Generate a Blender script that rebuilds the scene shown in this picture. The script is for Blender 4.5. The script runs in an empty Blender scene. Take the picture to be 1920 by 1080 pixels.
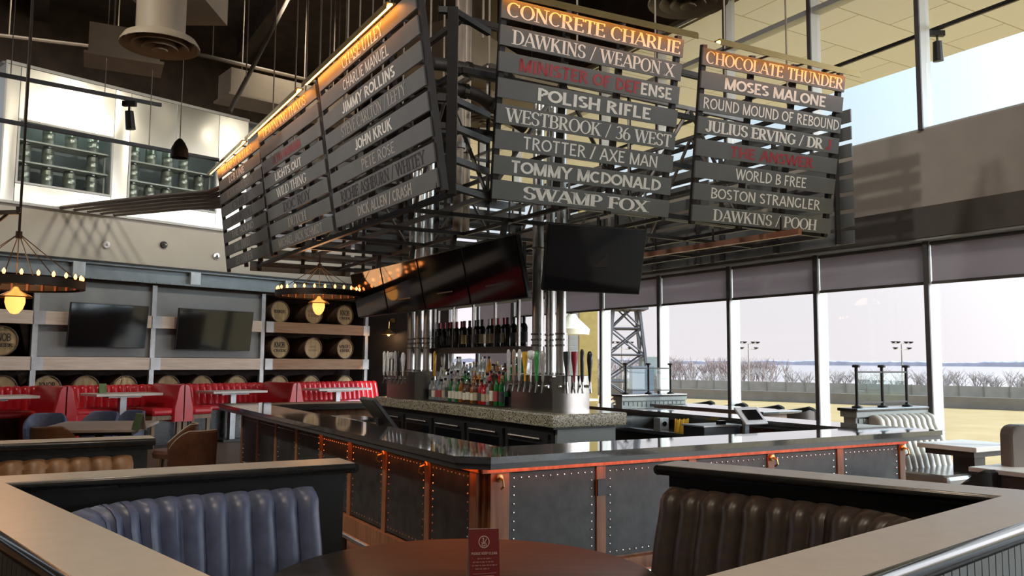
import bpy, math, random
from mathutils import Vector, Matrix
random.seed(7)
SC = bpy.context.scene
COL = SC.collection
PI = math.pi
R = math.radians
# ------------------------------------------------------------------ camera
F, PITCH, ROLL, H = 1560.0, R(5.06), R(0.42), 1.70      # focal length in pixels of a 1920 wide frame
cd = bpy.data.cameras.new('camera'); cam = bpy.data.objects.new('camera', cd); COL.objects.link(cam)
cd.sensor_width = 36.0; cd.lens = F / 1920 * 36.0; cd.clip_start = 0.05; cd.clip_end = 20000
FW = Vector((0, math.cos(PITCH), math.sin(PITCH)))
_u = Vector((0, -math.sin(PITCH), math.cos(PITCH))); _r = Vector((1, 0, 0))
RT = _r * math.cos(ROLL) + _u * math.sin(ROLL)
UPV = -_r * math.sin(ROLL) + _u * math.cos(ROLL)
cam.matrix_world = Matrix(((RT.x, UPV.x, -FW.x, 0), (RT.y, UPV.y, -FW.y, 0), (RT.z, UPV.z, -FW.z, H), (0, 0, 0, 1)))
SC.camera = cam
EYE = Vector((0, 0, H))

def ray(px, py): return FW + RT * ((px - 960) / F) + UPV * ((540 - py) / F)
def at(px, py, z):                      # survey: the floor-parallel point at height z seen at a photo pixel
    d = ray(px, py); return EYE + d * ((z - H) / d.z)
def dist(px, py, D):
    d = ray(px, py); return EYE + d * (D / d.y)
# bar axes (u runs back along the bar, v runs right) and barrel-wall axes
AB = R(30.8)
UU = Vector((-math.sin(AB), math.cos(AB), 0)); VV = Vector((math.cos(AB), math.sin(AB), 0))
def UV(u, v, z=0.0): p = UU * u + VV * v; return Vector((p.x, p.y, z))
def uvp(p): return (p.dot(UU), p.dot(VV))
AQ = R(48.5)
Q0 = Vector((-9.5, 15.6, 0)); QD = Vector((math.cos(AQ), math.sin(AQ), 0)); QN = Vector((math.sin(AQ), -math.cos(AQ), 0))
def QP(s, off=0.0, z=0.0): p = Q0 + QD * s + QN * off; return Vector((p.x, p.y, z))
def qpix(px, py, off=0.0):
    d = ray(px, py); p0 = Q0 + QN * off; t = (p0 - EYE).dot(QN) / d.dot(QN); p = EYE + d * t
    return ((p - p0).dot(QD), p.z)

# ------------------------------------------------------------------ sky, sun and added fill light
VS = SC.view_settings
VS.view_transform = 'Standard'; VS.look = 'None'; VS.exposure = 0.0; VS.gamma = 1.0; VS.use_curve_mapping = False
SUN_AZ, SUN_EL = R(104), R(30)          # azimuth measured from +Y towards +X
sdir = Vector((math.sin(SUN_AZ) * math.cos(SUN_EL), math.cos(SUN_AZ) * math.cos(SUN_EL), math.sin(SUN_EL)))
W = bpy.data.worlds.new('sky'); SC.world = W; W.use_nodes = True
nt = W.node_tree; nt.nodes.clear()
o_ = nt.nodes.new('ShaderNodeOutputWorld'); bg = nt.nodes.new('ShaderNodeBackground')
tc = nt.nodes.new('ShaderNodeTexCoord'); sx = nt.nodes.new('ShaderNodeSeparateXYZ')
rmp = nt.nodes.new('ShaderNodeValToRGB'); cr = rmp.color_ramp
cr.elements[0].position = 0.0; cr.elements[0].color = (1.04, 0.93, 0.98, 1)
cr.elements[1].position = 1.0; cr.elements[1].color = (0.45, 0.66, 1.0, 1)
for p_, c_ in ((0.08, (1.03, 0.94, 1.0, 1)), (0.2, (0.82, 0.90, 1.0, 1)), (0.42, (0.62, 0.82, 1.02, 1))):
    e_ = cr.elements.new(p_); e_.color = c_
dt = nt.nodes.new('ShaderNodeVectorMath'); dt.operation = 'DOT_PRODUCT'; dt.inputs[1].default_value = sdir
mx = nt.nodes.new('ShaderNodeMath'); mx.operation = 'MAXIMUM'; mx.inputs[1].default_value = 0
pw = nt.nodes.new('ShaderNodeMath'); pw.operation = 'POWER'; pw.inputs[1].default_value = 3.2
ml = nt.nodes.new('ShaderNodeMath'); ml.operation = 'MULTIPLY_ADD'; ml.inputs[1].default_value = 14.0; ml.inputs[2].default_value = 1.0
L = nt.links.new
L(tc.outputs['Generated'], sx.inputs[0]); L(sx.outputs['Z'], rmp.inputs[0]); L(tc.outputs['Generated'], dt.inputs[0])
L(dt.outputs['Value'], mx.inputs[0]); L(mx.outputs[0], pw.inputs[0]); L(pw.outputs[0], ml.inputs[0])
L(rmp.outputs[0], bg.inputs[0]); L(ml.outputs[0], bg.inputs[1]); L(bg.outputs[0], o_.inputs[0])
sl = bpy.data.lights.new('sun', 'SUN'); sl.energy = 3.2; sl.angle = R(0.6); sl.color = (1, 0.93, 0.82)
so = bpy.data.objects.new('sun', sl); COL.objects.link(so); so.rotation_euler = (-sdir).to_track_quat('-Z', 'Y').to_euler(); so.location = (30, -10, 30)

def spot(name, loc, aim, power, col=(1, 0.84, 0.66), size=R(110), rad=0.15, blend=0.8):
    l = bpy.data.lights.new(name, 'SPOT'); l.energy = power; l.color = col; l.spot_size = size; l.spot_blend = blend; l.shadow_soft_size = rad
    o = bpy.data.objects.new(name, l); COL.objects.link(o); o.location = loc
    o.rotation_euler = (Vector(aim) - Vector(loc)).to_track_quat('-Z', 'Y').to_euler(); return o
def bulb(name, loc, power, col=(1, 0.6, 0.3), rad=0.05):
    l = bpy.data.lights.new(name, 'POINT'); l.energy = power; l.color = col; l.shadow_soft_size = rad
    o = bpy.data.objects.new(name, l); COL.objects.link(o); o.location = loc; return o
# unseen spots added under the ceiling to brighten the dim interior
for s_, off_, pw_ in ((-1, 5.5, 700), (3, 5.5, 600), (6.8, 5.0, 170)):
    spot('fill_spot', QP(s_, off_, 8.3), QP(s_, 0.0, 3.6), pw_, (1, 0.90, 0.76), R(95), 0.3)
for x_, y_, pw_ in ((-2.4, 0.6, 800), (1.6, -0.6, 900), (-4.5, 6.0, 420), (-0.5, 2.6, 200)):
    spot('fill_spot', (x_, y_, 8.3), (x_, y_ + 0.6, 0), pw_, (1, 0.80, 0.60), R(80), 0.3)

for a_, b_, pw_, sz_ in ((UV(-1.0, 4.6, 8.4), UV(4.2, 9.6, 4.0), 480, 62), (UV(3.2, 5.2, 8.4), UV(8.0, 9.6, 4.0), 320, 70), (UV(-1.5, 2.0, 8.3), UV(6.2, 4.8, 3.9), 1000, 48), (UV(6.5, -4.5, 8.3), UV(8.5, 2.8, 3.9), 1800, 60)):
    spot('fill_spot', a_, b_, pw_, (1, .93, .84), R(sz_), .35)  # more added fill, aimed at the window wall band and sign faces

# ------------------------------------------------------------------ materials
def mat(name, col, rough=0.5, metal=0.0, spec=0.5, var=0.12, scale=6.0, bump=0.0, emit=None, es=0.0, trans=0.0, coat=0.0, stretch=None, col2=None, detail=4.0):
    m = bpy.data.materials.new(name); m.use_nodes = True; n = m.node_tree; b = n.nodes['Principled BSDF']
    tcn = n.nodes.new('ShaderNodeTexCoord'); mp = n.nodes.new('ShaderNodeMapping'); nz = n.nodes.new('ShaderNodeTexNoise')
    mp.inputs['Scale'].default_value = stretch or (1, 1, 1)
    nz.inputs['Scale'].default_value = scale; nz.inputs['Detail'].default_value = detail
    rp = n.nodes.new('ShaderNodeValToRGB')
    c2 = col2 or tuple(min(1, c * (1 + var)) for c in col); c1 = tuple(c * (1 - var) for c in col) if not col2 else col
    rp.color_ramp.elements[0].position = 0.3; rp.color_ramp.elements[1].position = 0.7
    rp.color_ramp.elements[0].color = (*c1, 1); rp.color_ramp.elements[1].color = (*c2, 1)
    l = n.links.new
    l(tcn.outputs['Object'], mp.inputs[0]); l(mp.outputs[0], nz.inputs['Vector']); l(nz.outputs['Fac'], rp.inputs[0]); l(rp.outputs[0], b.inputs['Base Color'])
    b.inputs['Roughness'].default_value = rough; b.inputs['Metallic'].default_value = metal; b.inputs['Specular IOR Level'].default_value = spec
    b.inputs['Coat Weight'].default_value = coat; b.inputs['Coat Roughness'].default_value = 0.12
    b.inputs['Transmission Weight'].default_value = trans
    if emit: b.inputs['Emission Color'].default_value = (*emit, 1); b.inputs['Emission Strength'].default_value = es
    if bump:
        bp = n.nodes.new('ShaderNodeBump'); bp.inputs['Strength'].default_value = bump; bp.inputs['Distance'].default_value = 0.02
        l(nz.outputs['Fac'], bp.inputs['Height']); l(bp.outputs[0], b.inputs['Normal'])
    return m
def glassmat(name, tint=(0.93, 0.96, 0.95), refl=0.06):
    m = bpy.data.materials.new(name); m.use_nodes = True; n = m.node_tree; n.nodes.clear()
    o = n.nodes.new('ShaderNodeOutputMaterial'); mixn = n.nodes.new('ShaderNodeMixShader'); t = n.nodes.new('ShaderNodeBsdfTransparent'); g = n.nodes.new('ShaderNodeBsdfGlossy')
    lw = n.nodes.new('ShaderNodeLayerWeight'); lw.inputs[0].default_value = 0.5
    p5 = n.nodes.new('ShaderNodeMath'); p5.operation = 'POWER'; p5.inputs[1].default_value = 4.0
    fr = n.nodes.new('ShaderNodeMath'); fr.operation = 'MULTIPLY_ADD'; fr.inputs[1].default_value = 0.45; fr.inputs[2].default_value = 0.025
    n.links.new(lw.outputs['Facing'], p5.inputs[0]); n.links.new(p5.outputs[0], fr.inputs[0])
    t.inputs[0].default_value = (*tint, 1); g.inputs['Roughness'].default_value = 0.01
    l = n.links.new; l(fr.outputs[0], mixn.inputs[0]); l(t.outputs[0], mixn.inputs[1]); l(g.outputs[0], mixn.inputs[2]); l(mixn.outputs[0], o.inputs[0]); return m
def woodmat(name, c1, c2, rough=0.5, scale=3.0, coat=0.0, axis=0):
    st = [9, 9, 9]; st[axis] = 0.7
    return mat(name, c1, rough, 0, 0.4, col2=c2, scale=scale, stretch=tuple(st), bump=0.05, coat=coat, detail=8)
def floor_planks(name):
    m = bpy.data.materials.new(name); m.use_nodes = True; n = m.node_tree; b = n.nodes['Principled BSDF']
    tcn = n.nodes.new('ShaderNodeTexCoord'); mp = n.nodes.new('ShaderNodeMapping'); mp.inputs['Rotation'].default_value = (0, 0, -AB)
    br = n.nodes.new('ShaderNodeTexBrick'); br.inputs['Scale'].default_value = 1.0; br.inputs['Brick Width'].default_value = 1.4; br.inputs['Row Height'].default_value = 0.16
    br.inputs['Color1'].default_value = (0.10, 0.065, 0.045, 1); br.inputs['Color2'].default_value = (0.16, 0.10, 0.07, 1); br.inputs['Mortar'].default_value = (0.03, 0.02, 0.015, 1); br.inputs['Mortar Size'].default_value = 0.004
    l = n.links.new; l(tcn.outputs['Object'], mp.inputs[0]); l(mp.outputs[0], br.inputs[0]); l(br.outputs[0], b.inputs['Base Color'])
    b.inputs['Roughness'].default_value = 0.5; return m
def granite(name):
    m = bpy.data.materials.new(name); m.use_nodes = True; n = m.node_tree; b = n.nodes['Principled BSDF']
    tcn = n.nodes.new('ShaderNodeTexCoord'); vo = n.nodes.new('ShaderNodeTexVoronoi'); vo.inputs['Scale'].default_value = 120
    rp = n.nodes.new('ShaderNodeValToRGB'); rp.color_ramp.interpolation = 'CONSTANT'
    els = rp.color_ramp.elements; els[0].color = (0.03, 0.03, 0.025, 1); els[1].position = 0.22; els[1].color = (0.29, 0.26, 0.18, 1)
    for p, c in ((0.5, (0.40, 0.38, 0.28, 1)), (0.75, (0.17, 0.155, 0.105, 1)), (0.86, (0.52, 0.50, 0.39, 1))):
        e = els.new(p); e.color = c
    sp = n.nodes.new('ShaderNodeSeparateColor'); l = n.links.new
    l(tcn.outputs['Object'], vo.inputs['Vector']); l(vo.outputs['Color'], sp.inputs[0]); l(sp.outputs[0], rp.inputs[0]); l(rp.outputs[0], b.inputs['Base Color'])
    b.inputs['Roughness'].default_value = 0.16; return m
M = {}
M['floor'] = floor_planks('floor_planks')
M['beige'] = mat('beige_plaster', (0.50, 0.47, 0.40), 0.85, var=0.04, scale=2)
M['taupe'] = mat('taupe_plaster', (0.40, 0.355, 0.31), 0.85, var=0.05, scale=3, bump=0.02)
M['dark_header'] = mat('dark_header_brown', (0.085, 0.075, 0.068), 0.6, var=0.08)  # darker brown than the taupe band above
M['ceil'] = mat('dark_ceiling', (0.055, 0.038, 0.028), 0.9, var=0.3, scale=3)
M['black'] = mat('black_paint', (0.018, 0.017, 0.017), 0.55, var=0.2)
M['blackwall'] = mat('black_wall_paint', (0.03, 0.027, 0.026), 0.6, var=0.2, scale=2)
M['niche'] = mat('dark_niche_boards', (0.03, 0.018, 0.014), 0.8, var=0.4, scale=9)
M['beam'] = mat('blue_grey_steel', (0.20, 0.235, 0.26), 0.45, 0.3, var=0.1, scale=4)
M['plate'] = mat('pale_steel_plate', (0.42, 0.46, 0.48), 0.4, 0.4)
M['greypanel'] = mat('grey_wall_panel', (0.22, 0.235, 0.25), 0.6, var=0.04)
M['post'] = mat('grey_steel_post', (0.34, 0.35, 0.36), 0.4, 0.5)
M['rail'] = woodmat('lit_timber', (0.52, 0.43, 0.36), (0.66, 0.57, 0.49), 0.6)  # rails of the lit bays, their light put into the pale colour
M['rail_dim'] = woodmat('dim_lit_timber', (0.22, 0.125, 0.065), (0.33, 0.2, 0.115), 0.6)  # rails of the dim right bay, low light put into the colour
M['barrel'] = woodmat('barrel_head_oak', (0.50, 0.36, 0.19), (0.66, 0.51, 0.30), 0.6, scale=2.0, axis=2)
M['stave'] = woodmat('barrel_staves', (0.10, 0.06, 0.035), (0.2, 0.12, 0.07), 0.7)
M['hoop'] = mat('barrel_hoop', (0.12, 0.115, 0.11), 0.45, 0.8)
M['stencil'] = mat('stencil_ink', (0.03, 0.022, 0.018), 0.8)
M['stencil_pale'] = mat('faded_stencil_ink', (0.26, 0.17, 0.08), 0.8)
def brushed(name, col, rough, sc=1.5):
    return mat(name, col, rough, 1.0, 0.5, var=0.06, scale=sc, stretch=(1, 1, 0.3), bump=0.04)
M['stainless'] = brushed('stainless_cladding', (0.74, 0.73, 0.64), 0.28)
M['steel'] = brushed('brushed_steel', (0.36, 0.35, 0.335), 0.27, 8)
M['pipe'] = mat('polished_steel_pipe', (0.60, 0.60, 0.585), 0.34, 1.0, var=0.05)
M['kegsteel'] = mat('keg_steel', (.40, .42, .38), .38, .8)
M['chrome'] = mat('chrome', (0.75, 0.75, 0.75), 0.12, 1.0, var=0.03)
M['alu'] = mat('white_aluminium', (0.50, 0.51, 0.49), 0.4, 0.0, var=0.02)
M['alu_shaded'] = mat('shaded_mullion_face', (0.10, 0.09, 0.09), 0.5, 0.2)  # backlit shade of the room-facing mullion front put into the colour
M['glass'] = glassmat('window_glass')
M['screenglass'] = glassmat('screen_glass', (0.9, 0.96, 0.94))
def fabricmat(name, col, tr):
    m = mat(name, col, 0.9, var=0.05, scale=1.5); n = m.node_tree; b = n.nodes['Principled BSDF']; o = n.nodes['Material Output']
    tl = n.nodes.new('ShaderNodeBsdfTranslucent'); tl.inputs[0].default_value = (*tr, 1); ad = n.nodes.new('ShaderNodeAddShader')
    n.links.new(b.outputs[0], ad.inputs[0]); n.links.new(tl.outputs[0], ad.inputs[1]); n.links.new(ad.outputs[0], o.inputs[0]); return m
M['blind'] = fabricmat('grey_roller_fabric', (0.16, 0.165, 0.17), (0.20, 0.175, 0.18))
M['soffit'] = None
M['red'] = mat('red_vinyl', (0.50, 0.012, 0.022), 0.28, 0, 0.5, var=0.12, coat=0.3)
M['navy'] = mat('navy_leather', (0.09, 0.115, 0.20), 0.38, 0, 0.5, var=0.15, scale=20, bump=0.03)
M['dkbrown'] = mat('dark_brown_leather', (0.055, 0.042, 0.038), 0.36, 0, 0.5, var=0.2, scale=20, bump=0.03)
M['greybrown'] = mat('grey_brown_vinyl', (.17, .14, .12), .5)
M['tan'] = mat('tan_leather', (0.27, 0.145, 0.07), 0.42, 0, 0.5, var=0.2, scale=10)
M['greyvinyl'] = mat('grey_beige_vinyl', (0.36, 0.34, 0.30), 0.4, var=0.1)
M['brownleather'] = mat('cognac_leather', (0.16, 0.075, 0.045), 0.35, var=0.25, scale=8)
M['piping'] = mat('pale_piping', (0.6, 0.55, 0.45), 0.4)
M['cap'] = mat('partition_cap_laminate', (0.44, 0.395, 0.34), 0.30, 0, 0.5, var=0.05, scale=14, stretch=(1, 1, 1))
M['bullnose'] = mat('black_lacquer', (0.02, 0.02, 0.02), 0.25, 0, 0.5, var=0.2, coat=0.4)
M['beadboard'] = mat('black_beadboard', (0.022, 0.022, 0.022), 0.5, var=0.2)
M['greybead'] = mat('grey_green_beadboard', (0.19, 0.21, 0.20), 0.5, var=0.06)
M['counter'] = mat('dark_stone_counter', (0.085, 0.08, 0.076), 0.08, 0, 0.7, var=0.15, scale=30, coat=0.9)
M['counter'].node_tree.nodes['Principled BSDF'].inputs['Coat Roughness'].default_value = 0.04
M['cedge'] = mat('counter_edge', (0.07, 0.075, 0.075), 0.3, var=0.1)
M['leatherpanel'] = mat('black_leather_panel', (0.032, 0.035, 0.033), 0.48, 0, 0.5, var=0.35, scale=9, bump=0.12)
M['copperwood'] = woodmat('reddish_bar_wood', (0.20, 0.085, 0.04), (0.36, 0.17, 0.085), 0.42, axis=2)
M['brasspin'] = mat('nickel_nailhead', (0.72, 0.70, 0.66), 0.2, 1.0)
M['granite'] = granite('speckled_granite')
M['board'] = mat('charcoal_board', (0.122, 0.128, 0.126), 0.45, 0, 0.5, var=0.07, scale=5)
M['frame'] = mat('black_steel_frame', (0.022, 0.019, 0.018), 0.45, 0.3, var=0.2)
M['truss'] = mat('grey_truss_steel', (0.16, 0.15, 0.14), 0.4, 0.8)
M['lt_white'] = mat('white_lettering', (0.88, 0.87, 0.82), 0.5, var=0.03)
M['lt_grey'] = mat('grey_lettering', (0.42, 0.40, 0.37), 0.5, var=0.03)
M['lt_red'] = mat('red_lettering', (0.36, 0.035, 0.045), 0.5, var=0.1)
M['lt_dark'] = mat('black_lettering', (0.03, 0.03, 0.032), 0.5, var=0.1)
M['bronze'] = mat('bronze_fixture', (0.26, 0.19, 0.08), 0.35, 0.8, var=0.1)
M['led'] = mat('warm_led_strip', (1, 0.6, 0.25), 0.5, emit=(1.0, 0.36, 0.07), es=26.0)
M['led_under'] = mat('orange_led_tape', (1, 0.4, 0.15), 0.5, emit=(1.0, 0.20, 0.045), es=9.5)
M['tv'] = mat('black_tv_screen', (0.006, 0.006, 0.007), 0.07, 0, 0.5, var=0.1)
M['tvframe'] = mat('black_plastic', (0.02, 0.02, 0.021), 0.4, var=0.1)
M['duct'] = mat('tan_duct_paint', (0.34, 0.275, 0.19), 0.6, var=0.08, scale=3)
M['brownsteel'] = mat('brown_conduit', (0.13, 0.095, 0.08), 0.45, 0.4)
M['rod'] = mat('galvanised_rod', (0.27, 0.22, 0.17), 0.5, 0.3)
M['ceilpipe'] = mat('brown_ceiling_pipe', (0.11, 0.085, 0.062), 0.6)
M['iron'] = mat('dark_iron', (0.05, 0.038, 0.03), 0.5, 0.6)
M['bulb'] = mat('warm_bulb', (1, 0.7, 0.4), 0.4, emit=(1.0, 0.27, 0.06), es=9.0)
M['lantern'] = mat('amber_lantern_glass', (1, 0.7, 0.3), 0.3, emit=(1.0, 0.42, 0.10), es=2.0)
M['candle'] = mat('bulb_sleeve', (0.30, 0.13, 0.07), 0.6)
M['brass'] = mat('aged_brass', (0.42, 0.27, 0.10), 0.35, 0.9)
M['whitetop'] = mat('pale_table_top', (0.62, 0.58, 0.54), 0.4, var=0.05)
M['darktop'] = woodmat('dark_table_wood', (0.02, 0.0195, 0.019), (0.047, 0.045, 0.043), 0.36, scale=2.5)
M['darktop'].node_tree.nodes['Principled BSDF'].inputs['Specular IOR Level'].default_value = .25
M['greytop'] = mat('grey_wood_table_top', (0.58, 0.52, 0.48), 0.6, var=0.08)  # grey wood, lightened to carry light reflected off the top
M['oak'] = woodmat('booth_oak', (0.16, 0.10, 0.06), (0.26, 0.17, 0.10), 0.5, axis=2)
M['card_red'] = mat('maroon_card', (0.15, 0.016, 0.018), 0.5, var=0.05)
M['card_white'] = mat('white_card', (0.72, 0.66, 0.62), 0.6, var=0.03)
M['card_green'] = mat('green_card', (0.10, 0.15, 0.05), 0.6, var=0.3, scale=40)
M['card_print'] = mat('pale_card_print', (0.55, 0.38, 0.36), 0.6)
M['card_faint'] = mat('faint_card_print', (0.33, 0.14, 0.14), 0.6)
M['white_plastic'] = mat('white_plastic', (0.8, 0.8, 0.8), 0.4, var=0.03)
M['yellow'] = mat('yellow_cloth', (0.72, 0.42, 0.03), 0.7, var=0.1)
M['enamel'] = mat('cream_enamel', (0.75, 0.70, 0.55), 0.4)
M['whiteplastic2'] = mat('pale_grey_plastic', (.62, .62, .62), .35)
M['silver'] = mat('silver_plastic', (0.5, 0.5, 0.5), 0.35, 0.6)

# ------------------------------------------------------------------ mesh helpers
class MB:
    def __init__(s): s.v = []; s.f = []
    def add(s, vs, fs):
        n = len(s.v); s.v += [tuple(p) for p in vs]; s.f += [tuple(i + n for i in q) for q in fs]; return s
    def box(s, x0, x1, y0, y1, z0, z1):
        vs = [(x, y, z) for z in (z0, z1) for y in (y0, y1) for x in (x0, x1)]
        return s.add(vs, [(0, 2, 3, 1), (4, 5, 7, 6), (0, 1, 5, 4), (2, 6, 7, 3), (0, 4, 6, 2), (1, 3, 7, 5)])
    def cbox(s, c, dx, dy, dz): return s.box(c[0] - dx / 2, c[0] + dx / 2, c[1] - dy / 2, c[1] + dy / 2, c[2] - dz / 2, c[2] + dz / 2)
    def obox(s, p, a, b, c):           # corner p with edge vectors a, b, c
        p, a, b, c = Vector(p), Vector(a), Vector(b), Vector(c)
        vs = [p + a * i + b * j + c * k for k in (0, 1) for j in (0, 1) for i in (0, 1)]
        fs = [(0, 2, 3, 1), (4, 5, 7, 6), (0, 1, 5, 4), (2, 6, 7, 3), (0, 4, 6, 2), (1, 3, 7, 5)]
        if a.cross(b).dot(c) < 0: fs = [tuple(reversed(q)) for q in fs]
        return s.add(vs, fs)
    def bar(s, p, q, w, h=None, up=(0, 0, 1)):          # square bar from p to q
        p, q = Vector(p), Vector(q); d = q - p; h = h or w; up = Vector(up)
        if abs(d.normalized().dot(up)) > 0.98: up = Vector((1, 0, 0))
        sd = d.cross(up).normalized(); u2 = sd.cross(d).normalized()
        return s.obox(p - sd * w / 2 - u2 * h / 2, d, sd * w, u2 * h)
    def tube(s, pts, r, n=8, cap=True, closed=False):
        pts = [Vector(p) for p in pts]; rs = r if isinstance(r, (list, tuple)) else [r] * len(pts)
        base = len(s.v); prev = None; N = len(pts)
        for i, p in enumerate(pts):
            if closed: d = pts[(i + 1) % N] - pts[i - 1]
            else: d = pts[min(i + 1, N - 1)] - pts[max(i - 1, 0)]
            d.normalize()
            if prev is None:
                a = Vector((0, 0, 1)) if abs(d.z) < 0.95 else Vector((1, 0, 0)); sd = d.cross(a).normalized()
            else: sd = (prev - d * prev.dot(d)).normalized()
            prev = sd; u2 = sd.cross(d)
            for k in range(n):
                t = 2 * PI * k / n; s.v.append(tuple(p + sd * (math.cos(t) * rs[i]) + u2 * (math.sin(t) * rs[i])))
        for i in range(N if closed else N - 1):
            j = (i + 1) % N
            for k in range(n):
                k2 = (k + 1) % n; s.f.append((base + i * n + k, base + i * n + k2, base + j * n + k2, base + j * n + k))
        if cap and not closed:
            s.f.append(tuple(base + k for k in reversed(range(n)))); s.f.append(tuple(base + (N - 1) * n + k for k in range(n)))
        return s
    def lathe(s, prof, c=(0, 0, 0), n=12, ax=None, cap=True):       # prof: (radius, height); ax: optional (X, Y, Z) axes
        c = Vector(c); X, Y, Zz = ax or (Vector((1, 0, 0)), Vector((0, 1, 0)), Vector((0, 0, 1))); base = len(s.v)
        for r, h in prof:
            for k in range(n):
                t = 2 * PI * k / n; s.v.append(tuple(c + X * (r * math.cos(t)) + Y * (r * math.sin(t)) + Zz * h))
        for i in range(len(prof) - 1):
            for k in range(n):
                k2 = (k + 1) % n; s.f.append((base + i * n + k, base + i * n + k2, base + (i + 1) * n + k2, base + (i + 1) * n + k))
        if cap and prof[0][0] > 1e-5: s.f.append(tuple(base + k for k in reversed(range(n))))
        if cap and prof[-1][0] > 1e-5: s.f.append(tuple(base + (len(prof) - 1) * n + k for k in range(n)))
        return s
    def prism(s, poly, z0, z1):
        n = len(poly); ar = sum(poly[i][0] * poly[(i + 1) % n][1] - poly[(i + 1) % n][0] * poly[i][1] for i in range(n))
        if ar < 0: poly = poly[::-1]
        vs = [(x, y, z0) for x, y in poly] + [(x, y, z1) for x, y in poly]
        fs = [tuple(reversed(range(n))), tuple(range(n, 2 * n))] + [(i, (i + 1) % n, n + (i + 1) % n, n + i) for i in range(n)]
        return s.add(vs, fs)
    def quad(s, a, b, c, d): return s.add([a, b, c, d], [(0, 1, 2, 3)])
    def ball(s, c, r, n=8, m=5, sz=1.0):
        return s.lathe([(r * math.sin(PI * i / m), -r * sz * math.cos(PI * i / m)) for i in range(m + 1)], c, n)
    def build(s, name, m, parent=None, smooth=False, bevel=0.0, world=False):
        me = bpy.data.meshes.new(name); me.from_pydata(s.v, [], s.f); me.validate(); me.update()
        if m: me.materials.append(m)
        if smooth:
            me.polygons.foreach_set('use_smooth', [True] * len(me.polygons))
        o = bpy.data.objects.new(name, me); COL.objects.link(o)
        if parent:
            o.parent = parent
            if world:
                mw = Matrix.Identity(4); q = parent
                while q: mw = q.matrix_basis @ mw if q is parent else q.matrix_basis @ mw; q = q.parent
                o.matrix_parent_inverse = mw.inverted()
        if smooth:
            md = o.modifiers.new('edges', 'EDGE_SPLIT'); md.split_angle = R(42)
        if bevel:
            md = o.modifiers.new('bevel', 'BEVEL'); md.width = bevel; md.segments = 2; md.limit_method = 'ANGLE'
        return o
def tag(o, label, cat=None, group=None, kind=None):
    o['label'] = label
    if cat: o['category'] = cat
    if group: o['group'] = group
    if kind: o['kind'] = kind
    return o
def root(name, loc, rz, label, cat, group=None):
    o = bpy.data.objects.new(name, None); COL.objects.link(o); o.empty_display_size = 0.2
    o.location = loc; o.rotation_euler = (0, 0, rz); tag(o, label, cat, group); return o
def kids(o): return [c for c in bpy.data.objects if c.parent == o]
def dup(o, loc, rz=None, label=None, group=None):
    def rec(a, par):
        c = a.copy(); COL.objects.link(c)
        if par: c.parent = par
        for ch in a.children: rec(ch, c)
        return c
    c = rec(o, None); c.location = loc
    if rz is not None: c.rotation_euler = (0, 0, rz)
    if label: c['label'] = label
    if group: c['group'] = group
    return c
def struct(name, mb, m, label=None, parent=None, **k):
    o = mb.build(name, m, parent, **k)
    if parent is None: o['kind'] = 'structure'
    if label: o['label'] = label
    return o
ORD = ['first', 'second', 'third', 'fourth', 'fifth', 'sixth', 'seventh', 'eighth', 'ninth', 'tenth', 'eleventh', 'twelfth', 'thirteenth', 'fourteenth', 'fifteenth', 'sixteenth', 'seventeenth', 'eighteenth', 'nineteenth', 'twentieth', 'twenty-first', 'twenty-second', 'twenty-third', 'twenty-fourth', 'twenty-fifth', 'twenty-sixth']
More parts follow.
